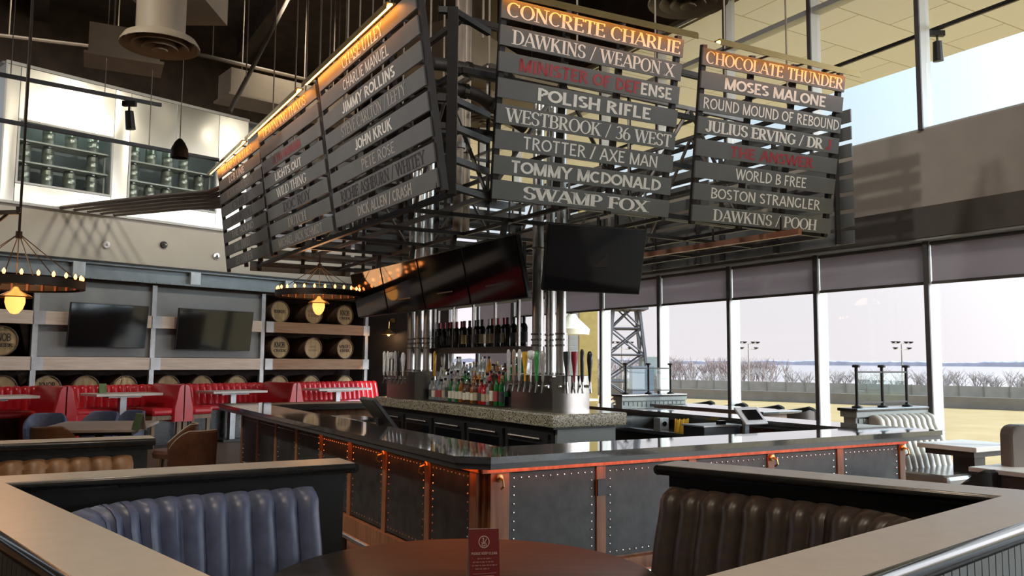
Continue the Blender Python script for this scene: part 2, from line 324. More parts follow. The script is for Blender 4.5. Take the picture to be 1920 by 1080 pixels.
# ------------------------------------------------------------------ lettering: a stroke alphabet with thick and thin strokes
# l x0 y0 x1 y1 k (k: T thick, t thin)   a cx cy rx ry a0 a1   s x y (foot serif)   v x y (upright serif)
GL = {
 'A': (.74, 'l .05 0 .37 1 t;l .37 1 .69 0 T;l .17 .34 .57 .34 t;s .05 0;s .69 0'),
 'B': (.66, 'l .14 0 .14 1 T;l .14 .975 .36 .975 t;l .14 .52 .36 .52 t;l .14 .025 .36 .025 t;a .34 .747 .2 .23 -90 90;a .34 .27 .25 .247 -90 90;s .1 0;s .1 1'),
 'C': (.72, 'a .38 .5 .31 .485 48 312;v .64 .83'),
 'D': (.76, 'l .14 0 .14 1 T;l .14 .975 .34 .975 t;l .14 .025 .34 .025 t;a .32 .5 .36 .478 -90 90;s .1 0;s .1 1'),
 'E': (.62, 'l .14 0 .14 1 T;l .14 .975 .56 .975 t;l .14 .51 .46 .51 t;l .14 .025 .58 .025 t;s .1 0;s .1 1;v .55 .9;v .57 .1;v .46 .51'),
 'F': (.58, 'l .14 0 .14 1 T;l .14 .975 .54 .975 t;l .14 .5 .44 .5 t;s .14 0;s .1 1;v .53 .9;v .44 .5'),
 'G': (.76, 'a .38 .5 .31 .485 48 312;l .62 .12 .62 .44 T;s .62 .44;v .64 .84'),
 'H': (.78, 'l .14 0 .14 1 T;l .64 0 .64 1 T;l .14 .5 .64 .5 t;s .14 0;s .14 1;s .64 0;s .64 1'),
 'I': (.34, 'l .17 0 .17 1 T;s .17 0;s .17 1'),
 'J': (.5, 'l .34 .24 .34 1 T;a .2 .24 .14 .22 -180 0;s .34 1'),
 'K': (.76, 'l .14 0 .14 1 T;l .14 .4 .6 1 t;l .3 .6 .66 0 T;s .14 0;s .14 1;s .6 1;s .66 0'),
 'L': (.6, 'l .14 0 .14 1 T;l .14 .025 .56 .025 t;s .14 1;s .1 0;v .56 .1'),
 'M': (.92, 'l .12 0 .12 1 t;l .12 1 .46 0 T;l .46 0 .78 1 t;l .78 0 .78 1 T;s .12 0;s .1 1;s .78 0;s .8 1'),
 'N': (.8, 'l .13 0 .13 1 t;l .13 1 .66 0 T;l .66 0 .66 1 t;s .13 0;s .1 1;s .66 1'),
 'O': (.8, 'a .4 .5 .33 .485 0 360'),
 'P': (.62, 'l .14 0 .14 1 T;l .14 .975 .34 .975 t;l .14 .46 .34 .46 t;a .32 .717 .22 .258 -90 90;s .14 0;s .1 1'),
 'R': (.72, 'l .14 0 .14 1 T;l .14 .975 .34 .975 t;l .14 .5 .34 .5 t;a .32 .737 .21 .238 -90 90;l .32 .5 .64 0 T;s .14 0;s .1 1;s .64 0'),
 'S': (.58, 'a .29 .74 .2 .24 30 270;a .29 .26 .21 .245 -150 90;v .49 .86;v .08 .16'),
 'T': (.66, 'l .33 0 .33 1 T;l .06 .975 .6 .975 t;s .33 0;v .06 .9;v .6 .9'),
 'U': (.76, 'l .14 .3 .14 1 T;l .62 .3 .62 1 t;a .38 .3 .24 .28 -180 0;s .14 1;s .62 1'),
 'V': (.74, 'l .05 1 .37 0 T;l .37 0 .69 1 t;s .06 1;s .68 1'),
 'W': (1.04, 'l .05 1 .3 0 T;l .3 0 .52 1 t;l .52 1 .76 0 T;l .76 0 .99 1 t;s .06 1;s .52 1;s .98 1'),
 'X': (.74, 'l .08 1 .66 0 T;l .08 0 .66 1 t;s .08 1;s .66 1;s .08 0;s .66 0'),
 'Y': (.74, 'l .06 1 .37 .48 T;l .37 .48 .68 1 t;l .37 0 .37 .5 T;s .37 0;s .07 1;s .67 1'),
 '3': (.56, 'a .26 .74 .18 .24 -90 150;a .26 .26 .21 .245 -150 90'),
 '6': (.6, 'a .3 .3 .22 .285 0 360;a .46 .34 .38 .64 100 180'),
 '/': (.4, 'l .02 -.05 .36 1.05 t'), ' ': (.34, ''), "'": (.2, 'l .1 .7 .1 1 t'), '&': (.7, 'a .3 .74 .15 .23 0 360;a .28 .26 .22 .25 60 330;l .2 .6 .64 0 T'),
}
STY = {'serif': (.165, .07, True), 'serifbold': (.21, .10, True), 'sans': (.13, .12, False), 'sansbold': (.185, .17, False), 'slab': (.19, .15, True)}
def glyph(ch, st):
    T, t, ser = STY[st]; quads = []
    for c in GL[ch][1].split(';'):
        if not c: continue
        p = c.split(); k = p[0]
        if k == 'l':
            x0, y0, x1, y1 = map(float, p[1:5]); w = (T if p[5] == 'T' else t) / 2
            dx, dy = x1 - x0, y1 - y0
            if abs(dx) < 1e-6: quads.append(((x0 - w, y0), (x0 + w, y0), (x1 + w, y1), (x1 - w, y1)))
            elif abs(dy) < 1e-6:
                if not ser: y0 = y1 = min(max(y0, w), 1 - w)
                quads.append(((x0, y0 - w), (x1, y0 - w), (x1, y1 + w), (x0, y1 + w)))
            else:
                w2 = w * math.hypot(dx, dy) / abs(dy); q = [(x0 - w2, y0), (x0 + w2, y0), (x1 + w2, y1), (x1 - w2, y1)]
                quads.append(tuple(q if y1 > y0 else (q[3], q[2], q[1], q[0])))
        elif k == 'a':
            cx, cy, rx, ry, a0, a1 = map(float, p[1:7]); n = max(5, int(abs(a1 - a0) / 24)); pr = None
            for i in range(n + 1):
                a = R(a0 + (a1 - a0) * i / n); ca, sa = math.cos(a), math.sin(a); w = (t + (T - t) * abs(ca) ** 1.3) / 2
                m = T / 2 if not ser else t / 2
                ex, ey = rx - (T / 2 - w if not ser else 0), ry - (m - t / 2)
                o_, i_ = (cx + (ex + w) * ca, cy + (ey + (w if not ser else t / 2) * 1) * sa - (0 if ser else w * sa * 1.0) + (0 if ser else w * sa * 0.0)), (cx + (ex - w) * ca, cy + (ey - (w * 2 if not ser else t / 2)) * sa)
                if pr: quads.append((pr[1], pr[0], o_, i_))
                pr = (o_, i_)
        elif k == 's' and ser:
            x, y = float(p[1]), float(p[2]); h = .045 if st != 'slab' else .1; l_ = T / 2 + .075; y0 = y if y < .5 else y - h
            quads.append(((x - l_, y0), (x + l_, y0), (x + l_, y0 + h), (x - l_, y0 + h)))
        elif k == 'v' and ser:
            x, y = float(p[1]), float(p[2]); w = t / 2 + .008; quads.append(((x - w, y - .1), (x + w, y - .1), (x + w, y + .1), (x - w, y + .1)))
    return quads
def write(mb, s, p, ax, ay, width, height, st, part=None):
    """letters of the height along ay, fitted into width along ax, starting at p; part=(i,j) keeps only those letters"""
    total = sum(GL[c][0] for c in s); kx = width / total; x = 0; p = Vector(p); ax = Vector(ax); ay = Vector(ay)
    for i, c in enumerate(s):
        if part is None or part[0] <= i < part[1]:
            for q in glyph(c, st):
                mb.quad(*[p + ax * ((x + a) * kx) + ay * (b * height) for a, b in q])
        x += GL[c][0]
    return mb

# ------------------------------------------------------------------ the hall: floor, ceiling, walls
VW = 9.65                                              # the window wall stands at v = VW
UE, U0 = 19.3, -9.0
cA = QP(8.6); cB = UV(UE, VW); cC = UV(U0, VW); cD = Vector((-5.0, -10.0, 0)); cE = QP(-19.0)
room = [(p.x, p.y) for p in (QP(8.6, -1.0), cB, cC, cD, cE, QP(-19, -1.0))]
ZC = 9.0
struct('floor', MB().prism(room, -0.12, 0.0), M['floor'], 'dark plank floor of the hall')
struct('ceiling', MB().prism(room, ZC, ZC + 0.15), M['ceil'], 'dark painted ceiling high above the bar')
def qroot(name, s, off, z, label, cat, group=None): return root(name, QP(s, off, z), AQ, label, cat, group)
# local frame on the barrel wall: x along the wall, y into the wall, z up
def qstruct(name, x0, x1, y0, y1, z0, z1, m, label):
    o = MB().box(x0, x1, y0, y1, z0, z1).build(name, m); o.location = Q0; o.rotation_euler = (0, 0, AQ); o['kind'] = 'structure'; o['label'] = label; return o
qstruct('wall_back', -19, 8.7, 0.80, 0.95, 0, 3.3, M['niche'], 'dark boarded wall behind the barrels')
qstruct('wall_left', -19, 8.7, 0.02, 0.95, 3.66, 4.64, M['beige'], 'pale beige wall between steel beam and steel clad keg room')
qstruct('wall_grey', 4.92, 8.7, 0.3, 0.95, 4.66, 7.36, M['greypanel'], 'grey wall right of the keg room')
qstruct('wall_upper', -19, 8.7, 0.75, 0.95, 7.36, ZC, M['ceil'], 'dark wall above the keg room')
qstruct('trim_1', -19, 8.7, 0.02, 0.80, 3.24, 3.30, M['niche'], 'dark soffit under the steel beam')
def wallseg(name, a, b, z0, z1, th, m, label):
    d = (b - a); d.z = 0; L_ = d.length; o = MB().box(0, L_, -th / 2, th / 2, z0, z1).build(name, m)
    o.location = (a.x, a.y, 0); o.rotation_euler = (0, 0, math.atan2(d.y, d.x)); o['kind'] = 'structure'; o['label'] = label; return o
wallseg('wall_end', QP(8.7, -0.9), cB, 0, ZC, 0.16, M['blackwall'], 'black wall between the barrels and the far windows')
wallseg('wall_rear', cC, cD, 0, ZC, 0.2, M['beige'], 'wall behind the photographer')
wallseg('wall_side', cD, cE, 0, ZC, 0.2, M['beige'], 'side wall')
wallseg('wall_corner', cE, QP(-19, -1.0), 0, ZC, 0.2, M['beige'], 'wall end')
# window wall, local frame: x = v - VW, y = u
def ustruct(name, mb, m, label, **k):
    o = mb.build(name, m, **k); o.location = UV(0, VW); o.rotation_euler = (0, 0, AB); o['kind'] = 'structure'; o['label'] = label; return o
ustruct('wall_right', MB().box(-0.05, 0.25, U0, UE, 3.62, 4.62), M['taupe'], 'taupe band of wall above the big windows')
ustruct('trim_2', MB().box(-0.22, 0.25, U0, UE, 3.24, 3.62), M['dark_header'], 'dark header over the big windows')
ustruct('trim_3', MB().box(-0.20, 0.0, U0, UE, 3.215, 3.238), M['alu'], 'pale metal strip under the dark header')
ustruct('trim_4', MB().box(-0.02, 0.16, U0, UE, 0.0, 0.10), M['alu'], 'pale window sill rail at floor level')
ustruct('trim_5', MB().box(-0.03, 0.14, U0, UE, 6.74, 6.82), M['alu'], 'pale transom of the upper windows')
ustruct('wall_top', MB().box(-0.05, 0.25, U0, UE, 7.62, ZC), M['ceil'], 'dark wall over the upper windows')
pitch = 1.655; us = [6.10 + pitch * i for i in range(-9, 9) if U0 < 6.10 + pitch * i < UE]
for i, u in enumerate(us):
    mb = MB().box(-0.06, 0.14, u + 0.0, u + 0.055, 0, 3.22).box(-0.06, 0.14, u, u + 0.055, 4.62, 7.62)
    o = ustruct('trim_%d' % (10 + i), mb, M['alu'], 'pale aluminium window mullion')
    f = MB().box(-0.085, -0.061, u - 0.004, u + 0.059, 0, 3.22).box(-0.085, -0.061, u - 0.004, u + 0.059, 4.62, 7.62).build('shaded_face', M['alu_shaded'], o)
    if i < len(us) - 1:
        for k, (z0, z1) in enumerate(((0.10, 3.22), (4.62, 7.60))):
            g = ustruct('window_%d' % (1 + 2 * i + k), MB().box(0.05, 0.062, u + 0.056, u + pitch - 0.001, z0, z1), M['glass'], 'window pane between the mullions')
            MB().box(0.04, 0.075, u + 0.056, u + pitch, z0, z0 + 0.05).box(0.04, 0.075, u + 0.056, u + pitch, z1 - 0.04, z1).build('frame', M['alu'], g)
    if i < len(us) - 1:
        low = u > 15.5; zb = 1.60 if low else 2.72
        t = root('roller_blind', UV(u + 0.06, VW, 0), AB, 'x', 'blind', 'grey roller blinds on the window wall')
        MB().box(-0.012, -0.008, 0.0, pitch - 0.07, zb, 3.20).build('fabric', M['blind'], t)
        MB().box(-0.028, 0.008, 0.0, pitch - 0.07, zb - 0.035, zb).build('bottom_bar', M['dark_header'], t)
        MB().tube([(-0.02, 0.0, 3.19), (-0.02, pitch - 0.07, 3.19)], 0.022, 8).build('roller', M['dark_header'], t)
        dn = i - us.index(6.10)
        if low: t['label'] = 'lowered grey roller blind far away behind the liquor bottles'
        elif u < 5: t['label'] = 'grey roller blind rightmost in the photo' if u > 4 else 'grey roller blind outside the picture'
        else: t['label'] = 'half-drawn grey roller blind, %s to the left of the widest right-hand mullion' % ORD[dn]
# outside soffit
M['soffit'] = None
def tilemat(name):
    m = bpy.data.materials.new(name); m.use_nodes = True; n = m.node_tree; b = n.nodes['Principled BSDF']
    tcn = n.nodes.new('ShaderNodeTexCoord'); mp = n.nodes.new('ShaderNodeMapping'); br = n.nodes.new('ShaderNodeTexBrick')
    br.inputs['Scale'].default_value = 1; br.inputs['Brick Width'].default_value = 1.65; br.inputs['Row Height'].default_value = 1.1; br.inputs['Mortar Size'].default_value = 0.012
    br.inputs['Color1'].default_value = (0.84, 0.84, 0.84, 1); br.inputs['Color2'].default_value = (0.80, 0.80, 0.80, 1); br.inputs['Mortar'].default_value = (0.45, 0.43, 0.36, 1)
    l = n.links.new; l(tcn.outputs['Object'], mp.inputs[0]); l(mp.outputs[0], br.inputs[0]); l(br.outputs[0], b.inputs['Base Color']); b.inputs['Roughness'].default_value = 0.8; return m
ustruct('trim_6', MB().box(0.26, 5.6, U0 - 6, UE + 8, 7.66, 7.9), tilemat('pale_soffit_tiles'), 'pale panelled canopy outside over the upper windows')

# ------------------------------------------------------------------ outside
ZG = -3.0
lawn = mat('dry_lawn', (0.31, 0.175, 0.05), 0.95, col2=(0.39, 0.235, 0.082), scale=0.25, detail=10, stretch=(1, 1, 1))
a1, a2 = at(1500, 755, ZG), at(1850, 768, ZG); fd = (a2 - a1).normalized(); fn = Vector((-fd.y, fd.x, 0)); fn = fn if fn.y > 0 else -fn
def strip(p0, d, n, s0, s1, o0, o1): return [tuple((p0 + d * s + n * o).to_2d()) for s, o in ((s0, o0), (s1, o0), (s1, o1), (s0, o1))]
def ground(name, poly, z, m, label):
    o = MB().prism(poly, z - 0.3, z).build(name, m); o['kind'] = 'structure'; o['label'] = label; return o
ground('lawn', strip(a1, fd, fn, -160, 160, -108, 0.0), ZG, lawn, 'dry yellow lawn outside')
ground('track', strip(a1, fd, fn, -200, 260, 0.0, 60), ZG - 0.02, mat('track_asphalt', (0.20, 0.165, 0.13), 0.9, scale=0.2), 'grey strip of asphalt beyond the lawn')
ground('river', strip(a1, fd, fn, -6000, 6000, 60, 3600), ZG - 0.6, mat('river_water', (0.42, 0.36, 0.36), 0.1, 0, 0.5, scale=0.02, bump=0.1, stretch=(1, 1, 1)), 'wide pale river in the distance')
conc = mat('grey_concrete', (0.22, 0.18, 0.145), 0.9, scale=0.6)
def along(o0, s0, s1, th, z0, z1): p = a1 + fn * o0 + fd * s0; return MB().obox((p.x, p.y, z0), fd * (s1 - s0), fn * th, (0, 0, z1 - z0))
w_ = along(0.5, -160, 120, 0.5, ZG, ZG + 1.25).build('barrier_wall', conc); tag(w_, 'long grey concrete barrier at the far edge of the lawn', 'barrier')
t = root('panel_fence', a1 + fn * 9, 0, 'long pale panel fence beyond the grey barrier', 'fence')
pan = mat('pale_fence_panel', (0.36, 0.295, 0.235), 0.8, scale=1)
MB().obox(tuple(a1 + fn * 9 + fd * -160 + Vector((0, 0, 0))), fd * 280, fn * 0.08, (0, 0, 2.25)).build('panels', pan, t, world=True)
pm = MB()
for k in range(-60, 46): p = a1 + fn * 8.9 + fd * (k * 2.6); pm.obox(p, fd * 0.09, fn * 0.08, (0, 0, 2.35))
pm.build('fence_posts', M['rod'], t, world=True)['kind'] = 'stuff'
# far shore
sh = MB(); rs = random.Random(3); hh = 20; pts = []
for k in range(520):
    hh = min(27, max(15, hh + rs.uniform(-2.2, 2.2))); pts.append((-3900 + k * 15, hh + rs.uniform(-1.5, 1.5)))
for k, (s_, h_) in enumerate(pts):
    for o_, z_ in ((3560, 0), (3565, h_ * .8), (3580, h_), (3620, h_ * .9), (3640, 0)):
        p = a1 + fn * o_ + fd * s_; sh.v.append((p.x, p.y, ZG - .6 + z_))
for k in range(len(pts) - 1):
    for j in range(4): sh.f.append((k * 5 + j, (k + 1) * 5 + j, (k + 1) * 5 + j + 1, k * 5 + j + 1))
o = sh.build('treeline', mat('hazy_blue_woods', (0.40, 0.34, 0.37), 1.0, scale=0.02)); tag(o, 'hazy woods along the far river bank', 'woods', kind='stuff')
# bare scrub behind the fence: twig fans
def twigs(name, n, s0, s1, o0, o1, hmin, hmax, m, label, seed):
    r_ = random.Random(seed); mb = MB()
    for _ in range(n):
        p = a1 + fn * r_.uniform(o0, o1) + fd * r_.uniform(s0, s1); h = r_.uniform(hmin, hmax)
        mb.tube([(p.x, p.y, ZG), (p.x, p.y, ZG + h * 0.45)], [0.10, 0.07], 3, cap=False)
        for _ in range(9):
            a, b = r_.uniform(0, 2 * PI), r_.uniform(0.1, 0.42); z = r_.uniform(0.25, 0.6) * h
            q = Vector((p.x + math.cos(a) * b * h, p.y + math.sin(a) * b * h, ZG + z + (h - z) * r_.uniform(.6, 1)))
            st = Vector((p.x, p.y, ZG + z)); mb.tube([st, st.lerp(q, .55) + Vector((0, 0, .2)), q], [.06, .04, .015], 3, cap=False)
            for _ in range(2):
                q2 = st.lerp(q, .6) + Vector((r_.uniform(-.9, .9), r_.uniform(-.9, .9), r_.uniform(.3, 1.1))); mb.tube([st.lerp(q, .5), q2], [.035, .012], 3, cap=False)
    o = mb.build(name, m); tag(o, label, 'scrub', kind='stuff')
bark = mat('pale_bare_twigs', (0.34, 0.27, 0.24), 0.95)
twigs('bare_scrub', 260, -100, 90, 16, 40, 2.6, 4.3, bark, 'bare winter scrub behind the pale fence', 5)
twigs('bare_thicket', 120, -66, -22, 42, 58, 4.6, 6.4, mat('rusty_twigs', (0.27, 0.18, 0.155), 0.95), 'taller rusty bare thicket behind the fence at left', 9)
# floodlight masts
for px, yt, D, lab in ((1404, 645, 118, 'floodlight mast beyond the lawn near the white mullion'), (1692, 645, 112, 'floodlight mast behind the booth with the glass screen'), (1166, 645, 118, 'floodlight mast in front of the lattice tower')):
    p = dist(px, 700, D); t = root('floodlight_mast', (p.x, p.y, ZG), R(20), lab, 'light mast'); ht = dist(px, yt, D).z - ZG
    MB().tube([(0, 0, 0), (0, 0, ht)], [.13, .07], 6).build('pole', M['rod'], t); MB().box(-1.6, 1.6, -.05, .05, ht, ht + .1).box(-1.3, 1.3, -.05, .05, ht - .8, ht - .7).build('crossbar', M['rod'], t)
    for dx, dz in ((-1.5, .1), (-.7, .1), (.7, .1), (1.5, .1), (-1.2, -.7), (1.2, -.7)):
        MB().lathe([(.1, 0), (.34, .16), (.34, .24)], (dx, -.15, ht + dz), 8).build('lamp_head', M['iron'], t)
# lattice tower
p = dist(1172, 700, 88); t = root('lattice_tower', (p.x, p.y, ZG), 0, 'tall grey lattice tower outside behind the left windows', 'tower')
tm = mat('tower_steel', (0.09, 0.08, 0.085), 0.6, 0.3); lg = MB(); br = MB(); HT = 16.5
for sx_ in (-1, 1):
    for sy_ in (-1, 1): lg.tube([(sx_ * 2.4, sy_ * 2.2, 0), (sx_ * .75, sy_ * .75, HT)], .2, 5)
def tw(sx_, sy_, z): k = z / HT; return (sx_ * (2.4 - 1.65 * k), sy_ * (2.2 - 1.45 * k), z)
for k in range(6):
    z0, z1 = HT * k / 6, HT * (k + 1) / 6
    for a, b in (((-1, -1), (1, -1)), ((1, -1), (1, 1)), ((1, 1), (-1, 1)), ((-1, 1), (-1, -1))):
        br.tube([tw(*a, z0), tw(*b, z1)], .09, 4); br.tube([tw(*b, z0), tw(*a, z1)], .09, 4); br.tube([tw(*a, z1), tw(*b, z1)], .1, 4)
lg.build('legs', tm, t); br.build('braces', tm, t)
MB().box(-2.2, 2.2, -2, 2, 10.2, 10.5).build('platform', tm, t); MB().box(1.6, 3.4, -1, 1, 3.6, 5.3).build('cabin', M['greybead'], t)
# outside posts and lamps seen left of the tower
p = dist(1102, 700, 26); o = MB().box(-.28, .28, -.28, .28, 0, 9.5).build('yellow_post', mat('yellow_paint', (0.36, 0.25, 0.075), 0.6)); o.location = (p.x, p.y, ZG); tag(o, 'thick yellow post outside the far windows', 'post')
p = dist(1086, 700, 27.5); o = MB().box(-.35, .35, -.35, .35, 0, 12).build('siding_column', mat('white_siding', (0.3, 0.28, 0.26), 0.8, stretch=(.1, .1, 9), var=.3)); o.location = (p.x, p.y, ZG); tag(o, 'white sided column outside beside the yellow post', 'column')
p = dist(1072, 617, 24); t = root('outdoor_lamp', p, 0, 'cream dome lamp on an arm outside by the yellow post', 'lamp')
MB().lathe([(.12, .42), (.2, .3), (.52, 0), (.50, -.16), (.46, -.16)], (0, 0, 0), 14).build('shade', M['enamel'], t, smooth=True)
q_ = dist(1086, 700, 27.2) - p; MB().tube([(0, 0, .42), (0, 0, .7), (q_.x * .5, q_.y * .5, .9), (q_.x, q_.y, .8)], .05, 6).build('arm', M['iron'], t)
p = dist(1203, 712, 70); o = MB().box(-.9, .9, -.9, .9, 0, 4.4).build('storage_box', mat('blue_grey_sheet', (.12, .135, .17), .7)); o.location = (p.x, p.y, ZG); tag(o, 'blue-grey container box outside under the lattice tower', 'container')
# ------------------------------------------------------------------ barrel wall
t = qroot('steel_beam', 0, 0, 3.30, 'long blue-grey riveted steel beam over the barrel shelves', 'beam')
MB().box(-19, 8.6, -0.02, 0.02, 0.0, 0.34).box(-19, 8.6, -0.12, 0.02, 0.30, 0.345).box(-19, 8.6, -0.12, 0.02, 0.0, 0.04).build('web', M['beam'], t)
MB().box(-19, 8.6, -0.16, 0.03, 0.345, 0.375).build('dark_flange', M['frame'], t)
bm = MB()
for k in range(90): bm.ball((-5 + k * .15, -0.125, 0.02), 0.012, 5, 3)
bm.build('rivets', M['plate'], t)
for s in (1.1, 3.55, 5.95): MB().box(s, s + .24, -0.13, -0.02, 0.03, 0.32).build('bracket_plate', M['plate'], t, bevel=.01)
posts = (-2.0, 0.52, 2.82, 5.45, 8.54)
for i, s in enumerate(posts):
    qstruct('trim_%d' % (40 + i), s - .05, s + .05, -0.02, 0.06, 0, 3.26, M['post'], 'grey steel upright of the barrel rack')
for i, (a, b) in enumerate(((0.56, 2.78), (2.86, 5.41), (-1.96, -1.95))):
    if b - a > .5: qstruct('trim_%d' % (50 + i), a, b, 0.06, 0.12, 1.74, 3.24, M['greypanel'], 'grey wall panel behind a television')
names = {0: 'far left', 1: 'left television', 2: 'right television', 3: 'right-hand barrels'}
for i in range(4):
    a, b = posts[i] + .06, posts[i + 1] - .06
    if i == 3: b += .12
    for z, nm in ((1.47, 'lower'), (2.35, 'upper')):
        t = qroot('timber_shelf', a, 0, z, {0: 'pale timber shelf rail at the photo\'s left edge, %s one', 1: 'pale lit-tone timber rail behind and below the left wall television, %s one', 2: 'pale lit-tone timber rail behind and below the right wall television, %s one', 3: 'warm brown dim-tone timber rail carrying three barrels, %s one'}[i] % nm, 'shelf rail', 'timber rails on the barrel wall')
        MB().box(0, b - a, -0.06, 0.055, 0, 0.26).build('board', M['rail_dim' if i == 3 else 'rail'], t, bevel=.008)
        [MB().box(x_, x_ + .2, -0.066, -.06, 0, 0.26).build('end_plate', M['post'], t) for x_ in (0, b - a - .2)] if i == 3 else MB().box(-.11, .1, -0.07, -.06, 0, 0.26).build('joint_plate', M['post'], t)
        if i in (0, 3):
            MB().box(0, b - a, 0.06, 0.78, 0.16, 0.22).build('deck', M['niche'], t)
def barrel(s, z, r, lines, label, pale=False, off=0.0, cut=None):
    t = qroot('whiskey_barrel', s, off, z, label, 'barrel', 'barrels on the wall rack')
    X, Y, Zx = Vector((1, 0, 0)), Vector((0, 0, 1)), Vector((0, -1, 0))
    ax = (X, Y, Zx)
    L_ = .70
    MB().lathe([(r * .97, -L_), (r * 1.1, -L_ * .55), (r * 1.06, -.12), (r, 0.0), (r * .94, 0.0), (r * .93, -.03)], (0, 0.05, 0), 24, ax, False).build('staves', M['stave'], t, smooth=True)
    MB().lathe([(0.0, 0), (r * .94, 0.0)], (0, 0.075, 0), 24, ax).build('head', M['barrel'], t)
    MB().lathe([(r * 1.005, -.01), (r * 1.015, 0.0), (r * .985, 0.004)], (0, 0.05, 0), 24, ax, False).lathe([(r * 1.035, -.1), (r * 1.06, -.06)], (0, 0.05, 0), 24, ax, False).build('hoop', M['hoop'], t, smooth=True)
    if lines:
        mb = MB()
        for txt, x0, x1, zz, h, st in lines: write(mb, txt, (x0 * r, 0.071, zz * r), (1, 0, 0), (0, 0, 1), (x1 - x0) * r, h * r, st)
        mb.build('stencil', M['stencil_pale' if pale else 'stencil'], t)
    return t
KC = [('KNOB', -.55, .55, .0, .48, 'slab'), ('CREEK', -.62, .72, -.4, .22, 'slab')]
MM = [("MAKER'S", -.68, .68, .08, .3, 'serifbold'), ('& MARK', -.6, .6, -.32, .3, 'serifbold')]
R_ = .262
barrel(5.95, 2.60 + R_, R_, [('BOOKERS', -.6, .6, -.12, .3, 'sansbold')], 'barrel on the upper warm shelf, left of three, with one boxed dark word')
barrel(6.92, 2.60 + R_, R_, MM, 'barrel on the upper warm shelf, middle one, behind the lantern', True)
barrel(7.88, 2.60 + R_, R_, KC, 'barrel on the upper warm shelf, right of three, big dark stencil')
barrel(5.97, 1.74 + R_, R_, KC, 'barrel on the lower warm shelf, left of three, big dark stencil')
barrel(6.93, 1.74 + R_, R_, [('MAKERS', -.4, .4, .02, .2, 'serif'), ('MARK', -.5, .5, -.3, .2, 'serif')], 'barrel on the lower warm shelf, middle one with faded stencil', True)
barrel(7.91, 1.74 + R_, R_, MM, 'barrel on the lower warm shelf, right of three, curly dark script')
barrel(-0.02, 1.74 + R_ + .02, R_ + .02, KC, 'barrel with big dark stencil at the photo\'s left edge above the rail')
for i, px in enumerate((8, 92, 165, 238, 319, 383, 448, 527, 587, 650)):
    s, z = qpix(px, 704)
    barrel(s, z - R_, R_, KC if i in (1,) else None, 'barrel head peeping over the red bench, %s from the left' % ORD[i])
qstruct('trim_7', -19, 8.6, 0.06, 0.78, 0.80, 0.86, M['niche'], 'dark deck under the lowest barrels')
for a, b, z0, z1, lab in ((1.05, 2.60, 1.92, 2.80, 'left flat television on grey panel, showing pale reflections'), (3.25, 5.05, 1.90, 2.80, 'right flat television on grey panel, left of the barrels')):
    t = qroot('wall_television', (a + b) / 2, .10, (z0 + z1) / 2, lab, 'television', 'televisions on the barrel wall')
    w, h = (b - a) / 2, (z1 - z0) / 2; ti = .13
    mb = MB(); mb.add([(-w, -.0, h), (w, -.0, h), (w, -.06, -h), (-w, -.06, -h)], [(0, 3, 2, 1)]); 
    mb = MB().obox((-w, -.02 - .14, h), (2 * w, 0, 0), (0, .05, 0), (0, .12, -2 * h)).build('body', M['tvframe'], t, bevel=.006)
    MB().obox((-w + .015, -.026 - .14, h - .015), (2 * w - .03, 0, 0), (0, .005, 0), (0, .12, -2 * h + .03)).build('screen', M['tv'], t)
    MB().box(-.15, .15, -.02, .16, -.15, .15).build('wall_bracket', M['frame'], t)
# ------------------------------------------------------------------ keg room (clad in stainless steel)
x0, x1, z0, z1 = -0.22, 4.9, 4.64, 7.36
wins = ((0.06, 1.78, 5.07, 6.25), (2.18, 4.12, 5.05, 6.22))
def qs(name, m, label, boxes, par=None, **k):
    mb = MB()
    for b in boxes: mb.box(*b)
    o = mb.build(name, m, par, **k)
    if par is None: o.location = Q0; o.rotation_euler = (0, 0, AQ); o['kind'] = 'structure'; o['label'] = label
    return o
sheets = [(-0.22, 0.02, z0, z1), (1.82, 2.14, z0, z1), (4.16, 4.9, z0, z1)]
for (a, b, c, d) in wins:
    m_ = (a + b) / 2; sheets += [(a - .036, m_, d + .04, z1), (m_, b + .036, d + .04, z1), (a - .036, b + .036, z0, c - .04)]
rr = random.Random(4); kr = root('keg_room_cladding', Q0, AQ, 'shiny stainless steel cladding of the keg room high on the left', 'cladding')
for (a, b, c, d) in sheets:
    n_, m_ = 9, 9; mb = MB(); ph = rr.uniform(0, 6)
    base = len(mb.v)
    for i in range(n_ + 1):
        for j in range(m_ + 1):
            x, z = a + (b - a - .008) * i / n_, c + (d - c - .008) * j / m_
            e = math.sin(PI * i / n_) * math.sin(PI * j / m_) * .010 * (math.sin(3.1 * x + ph) + math.sin(2.3 * z + ph * 1.7))
            mb.v.append((x, e, z))
    for i in range(n_):
        for j in range(m_): k = i * (m_ + 1) + j; mb.f.append((k, k + m_ + 1, k + m_ + 2, k + 1))
    mb.build('steel_sheet', M['stainless'], kr, smooth=True)
MB().box(-.24, 4.9, -.05, .02, z0 - .02, z0 + .03).box(-.24, 4.9, -.03, .02, z1 - .06, z1).box(-.25, -.22, -.02, .7, z0, z1).build('edge_trim', M['alu'], kr)
qs('wall_keg_room', M['greypanel'], 'inside back wall of the keg room', [(-.3, 5.2, .74, .76, z0, z1), (-.3, 5.2, .04, .74, 4.66, 4.7), (-.3, 5.2, .04, .74, 7.3, 7.34)])
bulb('keg_room_light', QP(1.0, -.4, 6.9), 14, (.85, 1, .9)); bulb('keg_room_light', QP(3.2, -.4, 6.9), 14, (.85, 1, .9))
